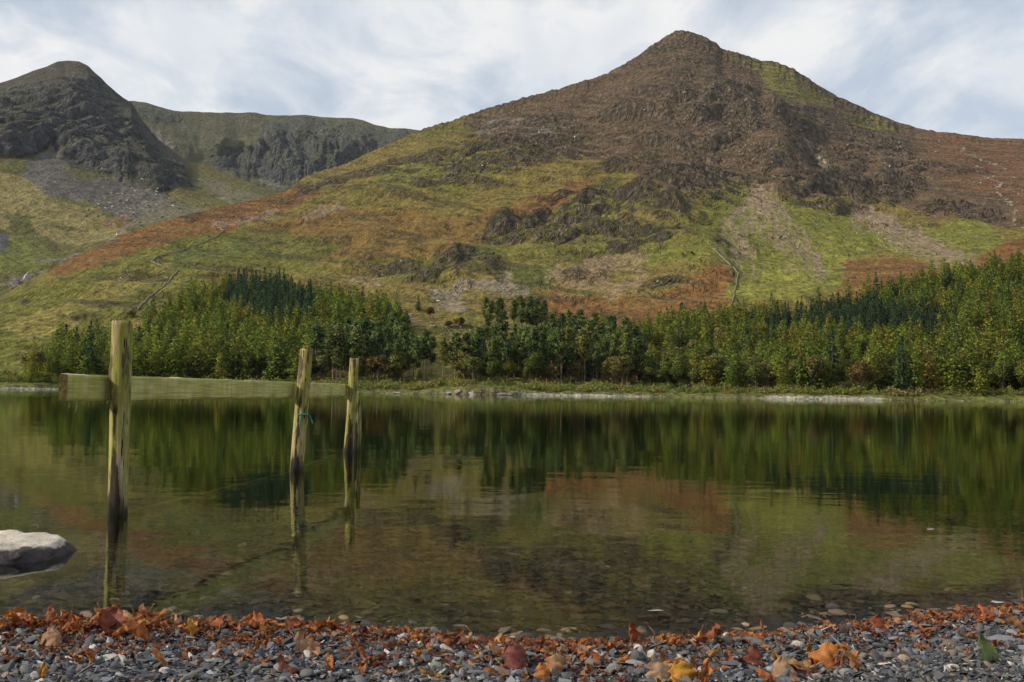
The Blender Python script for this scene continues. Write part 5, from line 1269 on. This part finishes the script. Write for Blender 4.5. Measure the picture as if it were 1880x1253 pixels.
def leafmesh(seed, kind='oak', curl=1.0, mat=M_LEAF, wide=.38):
    """unit-length leaf, lobed or plain, curled across and along; midrib, stalk included"""
    rg = np.random.default_rng(seed); nu, nv = 9, 19
    V_ = []; UV_ = []; F_ = []
    a1 = rg.uniform(-1.3, 1.3) * curl; a2 = rg.uniform(.4, 1.9) * curl * rg.choice([-1, 1]); tw = rg.uniform(-.7, .7) * curl; ph = rg.uniform(0, 6)
    for j in range(nv):
        t_ = j / (nv - 1)
        w_ = wide * math.sin(math.pi * min(1, t_ * .96 + .02)) ** (.75) * (1.0 if kind != 'maple' else 1.35)
        if kind == 'oak': w_ *= 1 + .28 * math.sin(t_ * 22 + ph * .2)
        if kind == 'maple': w_ *= 1 + .45 * abs(math.sin(t_ * 9 + .6)) - .25
        if kind == 'toothed': w_ *= 1 + .10 * (1 if j % 2 else -1)
        for i in range(nu):
            s = (i / (nu - 1)) * 2 - 1; x_ = s * w_; y_ = t_ - .5
            k = s * abs(a2) * .5 if abs(a2) > .01 else 0
            # curl across: roll the blade around its midrib
            cr = a2 * 2.2 * x_ / wide * .38; rx = math.sin(cr) / (a2 * 2.2 * .38 / wide) if abs(a2) > .05 else x_; rz_ = (1 - math.cos(cr)) / (a2 * 2.2 * .38 / wide) if abs(a2) > .05 else 0
            # bend along
            al = a1 * y_; yy = math.sin(al) / a1 if abs(a1) > .05 else y_; zz = (1 - math.cos(al)) / a1 if abs(a1) > .05 else 0
            n_ = np.array([0, -math.sin(al), math.cos(al)])
            wob = .050 * math.sin(s * 5 + t_ * 7 + ph) * abs(s) + .045 * math.sin(t_ * 13 + s * 3 + ph * 2) * abs(s) + .085 * float(pn(np.array(s * 1.7 + seed), np.array(t_ * 5.3), seed)) + .04 * float(pn(np.array(s * 4.1 + seed), np.array(t_ * 9.3), seed + 2))
            ed = 1 + .45 * float(pn(np.array(seed + np.sign(s) * 3.3), np.array(t_ * 6.1), seed + 5)) * abs(s); rx *= ed
            p = np.array([rx, yy, zz]) + n_ * (rz_ + wob)
            q = tw * y_; p = np.array([p[0] * math.cos(q) - p[2] * math.sin(q), p[1], p[0] * math.sin(q) + p[2] * math.cos(q)])
            V_.append(p); UV_.append((s, t_))
    for j in range(nv - 1):
        for i in range(nu - 1):
            a = j * nu + i; F_.append((a, a + 1, a + nu + 1, a + nu))
    st = np.array(V_[nu // 2]); st2 = np.array(V_[nu + nu // 2]); d_ = (st - st2); d_ /= np.linalg.norm(d_)
    sv, sf = tube(np.array([st2, st, st + d_ * .16 + np.array([.02, 0, .03]), st + d_ * .34 + np.array([.05, 0, .10])]), [.012, .014, .012, .010], 4)
    o_ = len(V_); V_ += [np.array(x) for x in sv]; UV_ += [(0, 0)] * len(sv); F_ += [tuple(k + o_ for k in f) for f in sf]
    me = bpy.data.meshes.new('leaf'); me.from_pydata([tuple(map(float, x)) for x in V_], [], F_); me.materials.append(mat)
    uvl = me.uv_layers.new(name='UVMap'); li = np.zeros(len(me.loops), np.int32); me.loops.foreach_get('vertex_index', li); uvl.data.foreach_set('uv', np.array(UV_, np.float32)[li].ravel())
    me.polygons.foreach_set('use_smooth', np.ones(len(me.polygons), bool)); return me
kinds = ['oak', 'plain', 'maple', 'toothed']
LV = [leafmesh(s, kinds[s % 4], 1.0 + .3 * (s % 3), M_LEAFC, [.30, .24, .40, .28][s % 4]) for s in range(16)]
LVL = [leafmesh(s + 50, kinds[s % 4], 1.0 + .3 * (s % 3), M_LEAF, [.30, .24, .40, .28][s % 4]) for s in range(6)]
def leafz(x, y): return float(zground(np.array([x]), np.array([y]))[0])
rgl = np.random.default_rng(12)
first = None; nleaf = 0
def place_leaf(x, y, size, label, group, me=None, rot=None, lift=.014):
    global nleaf
    me = me or LV[rgl.integers(len(LV))]
    rot = rot if rot is not None else (rgl.normal(0, .45), rgl.normal(0, .45), rgl.uniform(0, 6.28))
    o = obj('leaf', me, loc=(x, y, max(leafz(x, y), 0) + lift), rot=rot, scl=size); tag(o, label, 'leaf', group); nleaf += 1
    return o
spots = []
def band(n, u0, u1, smin, smax, z0=.010, z1=.035, sz=(.035, .075)):
    for _ in range(n):
        u = rgl.uniform(u0, u1); x = gpt(u, 1150)[0]; s_ = rgl.uniform(smin, smax); spots.append((x, float(yw(x)) + s_, rgl.uniform(*sz), rgl.uniform(z0, z1)))
band(70, -40, 330, -.26, -.03, .01, .045, (.035, .075)); band(40, 300, 640, -.20, -.02, .01, .035, (.035, .065)); band(40, 600, 1060, -.24, .0, .006, .022, (.03, .06)); band(24, 1060, 1420, -.20, .0, .008, .022, (.03, .055))
band(18, 1400, 1700, -.28, .0, .006, .02, (.028, .05)); band(26, 1680, 1960, -.30, .03, .008, .03, (.035, .065)); band(22, 1060, 1500, -.66, -.30, .008, .02, (.035, .06)); band(12, 1450, 1900, -.62, -.25, .004, .014, (.025, .045)); band(18, 500, 1080, -.55, -.22, .005, .016, (.03, .06)); band(6, 60, 480, -.55, -.3, .005, .01, (.02, .035))
for k, (x, y, s, z) in enumerate(spots):
    u, v = project(np.array([x]), np.array([y]), np.array([0.03])); u = u[0]
    cname, cc_ = LEAFCOL[rgl.choice(len(LEAFCOL), p=[.10, .20, .22, .10, .14, .11, .06, .07])]
    near = 'at the water edge' if y > float(yw(x)) - .13 else ('amid the shingle' if y > float(yw(x)) - .32 else 'on the near shingle')
    zs = [(70, 'at the far left'), (150, 'in the heap left of the reflection'), (240, 'below the first post reflection'), (330, 'right of the big leaf heap'), (440, 'below the orange-yellow leaf'), (560, 'left of the pinkish leaf'), (680, 'by the upright orange leaf'), (800, 'below the shining flat slate'),
          (920, 'left of the crimson leaf'), (1040, 'around the long yellow-orange leaf'), (1140, 'left of the shell-like leaf'), (1240, 'by the cream pebble'), (1340, 'under the twisted leaf'), (1440, 'left of the orange pile'), (1540, 'around the orange pile'), (1650, 'by the folded rust leaf'), (1760, 'left of the green leaf'), (1840, 'above the green leaf'), (9999, 'at the far right')]
    zn = next(n_ for a_, n_ in zs if u < a_)
    o_ = place_leaf(x, y, s, 'x', 'fallen leaves on the beach', lift=z); o_.color = (*cc_, 1); later(o_, u, '@ curled ' + cname + ' leaf ' + near + ' ' + zn)
number_labels()
# fine litter
n = 3200; lx = []
for _ in range(n):
    u = rgl.uniform(-60, 1960); u = u * .55 if rgl.random() < .35 else u; x = gpt(u, 1150)[0]; lx.append((x, float(yw(x)) - abs(rgl.normal(0, .16)) - .005))
lx = np.array(lx)
o = gn_scatter('leaf_litter', np.c_[lx, np.maximum(zground(lx[:, 0], lx[:, 1]), 0) + rgl.uniform(.006, .016, n)], np.c_[rgl.normal(0, .5, n), rgl.normal(0, .5, n), rgl.uniform(0, 6.28, n)],
               np.repeat(rgl.uniform(.008, .026, n)[:, None], 3, 1), rgl.integers(0, len(LVL), n), LVL)
o['label'] = 'small brown leaf crumbs lying between the pebbles'
n = 1350; lx = []
for _ in range(n):
    q_ = rgl.random(); u = rgl.uniform(-60, 340) if q_ < .40 else (rgl.uniform(300, 1100) if q_ < .72 else (rgl.uniform(1060, 1700) if q_ < .86 else rgl.uniform(1680, 1980)))
    x = gpt(u, 1150)[0]; lx.append((x, float(yw(x)) - (abs(rgl.normal(.02, .10 if u < 340 else .065)) if rgl.random() < .62 else rgl.uniform(.05, .60))))
lx = np.array(lx)
o = gn_scatter('drifted_leaves', np.c_[lx, np.maximum(zground(lx[:, 0], lx[:, 1]), 0) + rgl.uniform(.004, .022, n)], np.c_[rgl.normal(0, .55, n), rgl.normal(0, .55, n), rgl.uniform(0, 6.28, n)],
               np.repeat(rgl.uniform(.018, .046, n)[:, None], 3, 1), rgl.integers(0, len(LVL), n), LVL)
o['label'] = 'drift of red-brown leaves washed up along the water edge'
def hero(u, v, px, label, col, kind='oak', curl=1., wide=.32, rot=(0, 0, 0), seed=0, lift=0, name='leaf'):
    p = gpt(u, v, 0)
    for _ in range(5): p = gpt(u, v, leafz(p[0], p[1]) + .018 + lift)
    m_ = leaf_mat(name + '_blade', [(0, col), (1, tuple(c_ * 1.05 for c_ in col))])
    o = obj(name, leafmesh(200 + seed, kind, curl, m_, wide), loc=p, rot=rot, scl=.92 * px / FPX * p[1]); tag(o, label, 'leaf')
hero(78, 1232, 34, 'yellow-orange leaf standing upright on the shingle at bottom left', (0.405, 0.193, 0.026), 'plain', .25, .24, (R(78), R(8), R(10)), 1, .010)
hero(293, 1206, 52, 'smooth orange oval leaf lying alone left of centre', (0.358, 0.138, 0.032), 'plain', .4, .22, (R(42), R(10), R(64)), 2, .008)
hero(1810, 1198, 66, 'folded pale green leaf on the shingle at right', (0.135, 0.188, 0.048), 'toothed', .9, .50, (R(52), R(8), R(35)), 3, .010)
hero(640, 1153, 24, 'upright orange leaf by the water left of centre', (0.388, 0.139, 0.033), 'plain', .5, .3, (R(85), 0, R(20)), 4, .012)
hero(565, 1185, 66, 'large pinkish curled leaf with raised tip left of centre', (0.329, 0.193, 0.11), 'oak', 1.2, .32, (R(35), R(-20), R(60)), 5, .012)
hero(530, 1225, 70, 'dark red-brown twisted leaf at the bottom left of centre', (0.155, 0.042, 0.019), 'oak', 1.4, .28, (R(25), R(15), R(75)), 6, .006)
hero(352, 1150, 40, 'bright orange-yellow folded leaf in the leaf heap', (0.428, 0.201, 0.035), 'toothed', 1.0, .32, (R(50), R(10), R(40)), 7, .020)
hero(482, 1157, 30, 'orange leaf standing among brown ones at the water edge', (0.389, 0.177, 0.033), 'plain', .7, .34, (R(60), 0, R(80)), 8, .015)
hero(100, 1165, 56, 'large tan leaf draped over the leaf heap at left', (0.329, 0.193, 0.11), 'maple', 1.1, .34, (R(30), R(12), R(30)), 9, .022)
hero(250, 1165, 60, 'broad rust-orange leaf in the heap at left', (0.35, 0.123, 0.032), 'maple', .9, .36, (R(35), R(-15), R(110)), 10, .02)
hero(205, 1140, 58, 'dark red leaf raised on the top of the leaf heap', (0.171, 0.042, 0.019), 'maple', 1.1, .34, (R(55), R(5), R(20)), 11, .030)
hero(945, 1205, 62, 'dark crimson curled leaf in the middle of the beach', (0.124, 0.03, 0.018), 'maple', 1.3, .36, (R(35), R(-8), R(15)), 12, .014)
hero(918, 1190, 54, 'pale orange leaf rolled beside the dark crimson leaf', (0.406, 0.21, 0.096), 'plain', 1.2, .30, (R(15), R(-10), R(105)), 13, .018)
hero(1022, 1222, 52, 'two-toned tan and orange leaf with a square end', (0.391, 0.225, 0.104), 'maple', .7, .34, (R(60), R(15), R(20)), 14, .010)
hero(1020, 1204, 62, 'long yellow-orange leaf lying level on the pebbles', (0.406, 0.209, 0.065), 'plain', .8, .18, (R(12), 0, R(88)), 15, .012)
hero(995, 1238, 44, 'veined orange leaf cut by the bottom edge near the centre', (0.373, 0.146, 0.04), 'toothed', .7, .38, (R(60), 0, R(0)), 16, .006)
hero(790, 1240, 54, 'yellow ribbed leaf at the bottom edge left of centre', (0.375, 0.224, 0.057), 'toothed', .9, .24, (R(20), R(0), R(100)), 17, .006)
hero(1158, 1166, 50, 'upright red-brown leaf curled like a shell at the water edge', (0.248, 0.067, 0.021), 'toothed', 1.5, .38, (R(60), R(20), R(30)), 18, .018)
hero(1300, 1165, 78, 'long twisted red-orange leaf pointing up to the right', (0.279, 0.075, 0.022), 'oak', 1.6, .14, (R(20), R(-28), R(-58)), 19, .022)
hero(1386, 1205, 46, 'dark red rounded leaf beside a smooth pale stone', (0.155, 0.042, 0.023), 'plain', .9, .44, (R(45), R(10), R(10)), 20, .012)
hero(1215, 1232, 56, 'pale tan crinkled leaf at the bottom right of centre', (0.393, 0.265, 0.166), 'maple', .9, .40, (R(45), R(5), R(30)), 21, .008)
hero(1252, 1238, 56, 'golden yellow and red leaf at the bottom right of centre', (0.452, 0.24, 0.028), 'maple', .6, .42, (R(60), R(-5), R(5)), 22, .006)
hero(1292, 1236, 60, 'tall narrow orange leaf leaning at the bottom right of centre', (0.373, 0.131, 0.032), 'plain', .8, .18, (R(70), R(25), R(10)), 23, .010)
hero(1456, 1213, 90, 'large pale orange arched leaf in the right-hand leaf pile', (0.406, 0.232, 0.081), 'plain', 1.2, .30, (R(15), R(0), R(95)), 24, .020)
hero(1447, 1232, 64, 'tan crumpled leaf under the pale orange arched leaf', (0.361, 0.233, 0.142), 'maple', .9, .40, (R(40), 0, R(20)), 25, .008)
hero(1512, 1205, 64, 'bright orange leaf with brown centre in the right-hand pile', (0.389, 0.154, 0.033), 'maple', .8, .38, (R(50), R(15), R(-30)), 26, .014)
hero(1564, 1210, 52, 'ribbed orange leaf at the right end of the leaf pile', (0.389, 0.178, 0.049), 'toothed', .8, .32, (R(40), R(-10), R(60)), 27, .012)
hero(1618, 1146, 40, 'dark rust leaf folded at the water edge on the right', (0.202, 0.05, 0.02), 'maple', 1.0, .36, (R(55), R(0), R(20)), 28, .012)
hero(1695, 1152, 44, 'narrow orange leaf lying on slates at right', (0.357, 0.107, 0.032), 'plain', 1.2, .20, (R(15), R(10), R(70)), 29, .008)
hero(1818, 1122, 50, 'orange leaf with raised edges at the far right water edge', (0.341, 0.099, 0.031), 'maple', .9, .36, (R(40), 0, R(80)), 30, .014)
hero(1400, 1152, 30, 'thin upright red-brown leaf at the water edge right of centre', (0.279, 0.083, 0.03), 'plain', 1.4, .16, (R(80), R(-10), R(0)), 31, .018)
hero(1864, 1150, 60, 'brown ribbed leaf heaped at the far right edge', (0.203, 0.113, 0.052), 'toothed', 1.0, .34, (R(30), R(20), R(60)), 32, .014)
hero(1595, 1160, 40, 'reddish brown leaf beside the long slate on the right', (0.233, 0.066, 0.029), 'oak', 1.2, .26, (R(20), R(10), R(100)), 33, .010)
hero(375, 1064, 32, 'orange leaf floating in the shallows left of centre', (0.31, 0.068, 0.022), 'plain', .3, .12, (0, 0, R(95)), 34, -.02)
# twigs
M_TWIG, t, b = newmat('twig_bark', .8, .2); b.inputs['Base Color'].default_value = (.16, .09, .05, 1)
for i, (u, v, du, dv, lab) in enumerate([(1205, 1172, -14, -22, 'thin upright twig by the water right of centre'), (150, 1178, 2, -24, 'short pale stem standing in the leaves at left'), (796, 1186, 2, -26, 'thin upright stalk at the water edge left of centre'), (1500, 1240, 40, -26, 'straw coloured twig crossing the right leaf pile'), (372, 1148, 10, -14, 'dark stalk sticking out of the leaf heap')]):
    p = gpt(u, v, 0)
    for _ in range(5): p = gpt(u, v, leafz(p[0], p[1]) + .012)
    q = dpt(u + du, v + dv, p[1] + .01); mid_ = (p + q) / 2 + np.array([.003, 0, .002])
    v_, f_ = tube(np.array([p, mid_, q]), [.0022, .0018, .001], 5); o = obj('twig', mesh('twig', v_, f_, M_TWIG, True)); tag(o, lab, 'twig')

# ------------------------------------------------------------------ thin autumn haze
M_HAZE = bpy.data.materials.new('haze'); M_HAZE.use_nodes = True; t = M_HAZE.node_tree; t.nodes.clear()
out = N(t, 'ShaderNodeOutputMaterial'); pv = N(t, 'ShaderNodeVolumePrincipled'); pv.inputs['Color'].default_value = (.80, .88, 1.0, 1); pv.inputs['Density'].default_value = .000014; pv.inputs['Anisotropy'].default_value = .2
L(t, pv.outputs[0], out.inputs['Volume'])
hx0, hx1, hy0, hy1, hz0, hz1 = -4200, 4200, -60, 4400, -40, 1150
hv = [(hx0, hy0, hz0), (hx1, hy0, hz0), (hx1, hy1, hz0), (hx0, hy1, hz0), (hx0, hy0, hz1), (hx1, hy0, hz1), (hx1, hy1, hz1), (hx0, hy1, hz1)]
hf = [(3, 2, 1, 0), (4, 5, 6, 7), (0, 1, 5, 4), (1, 2, 6, 5), (2, 3, 7, 6), (3, 0, 4, 7)]
o = obj('haze', mesh('haze', hv, hf, M_HAZE)); o['kind'] = 'stuff'; o['label'] = 'thin pale haze in the valley air'
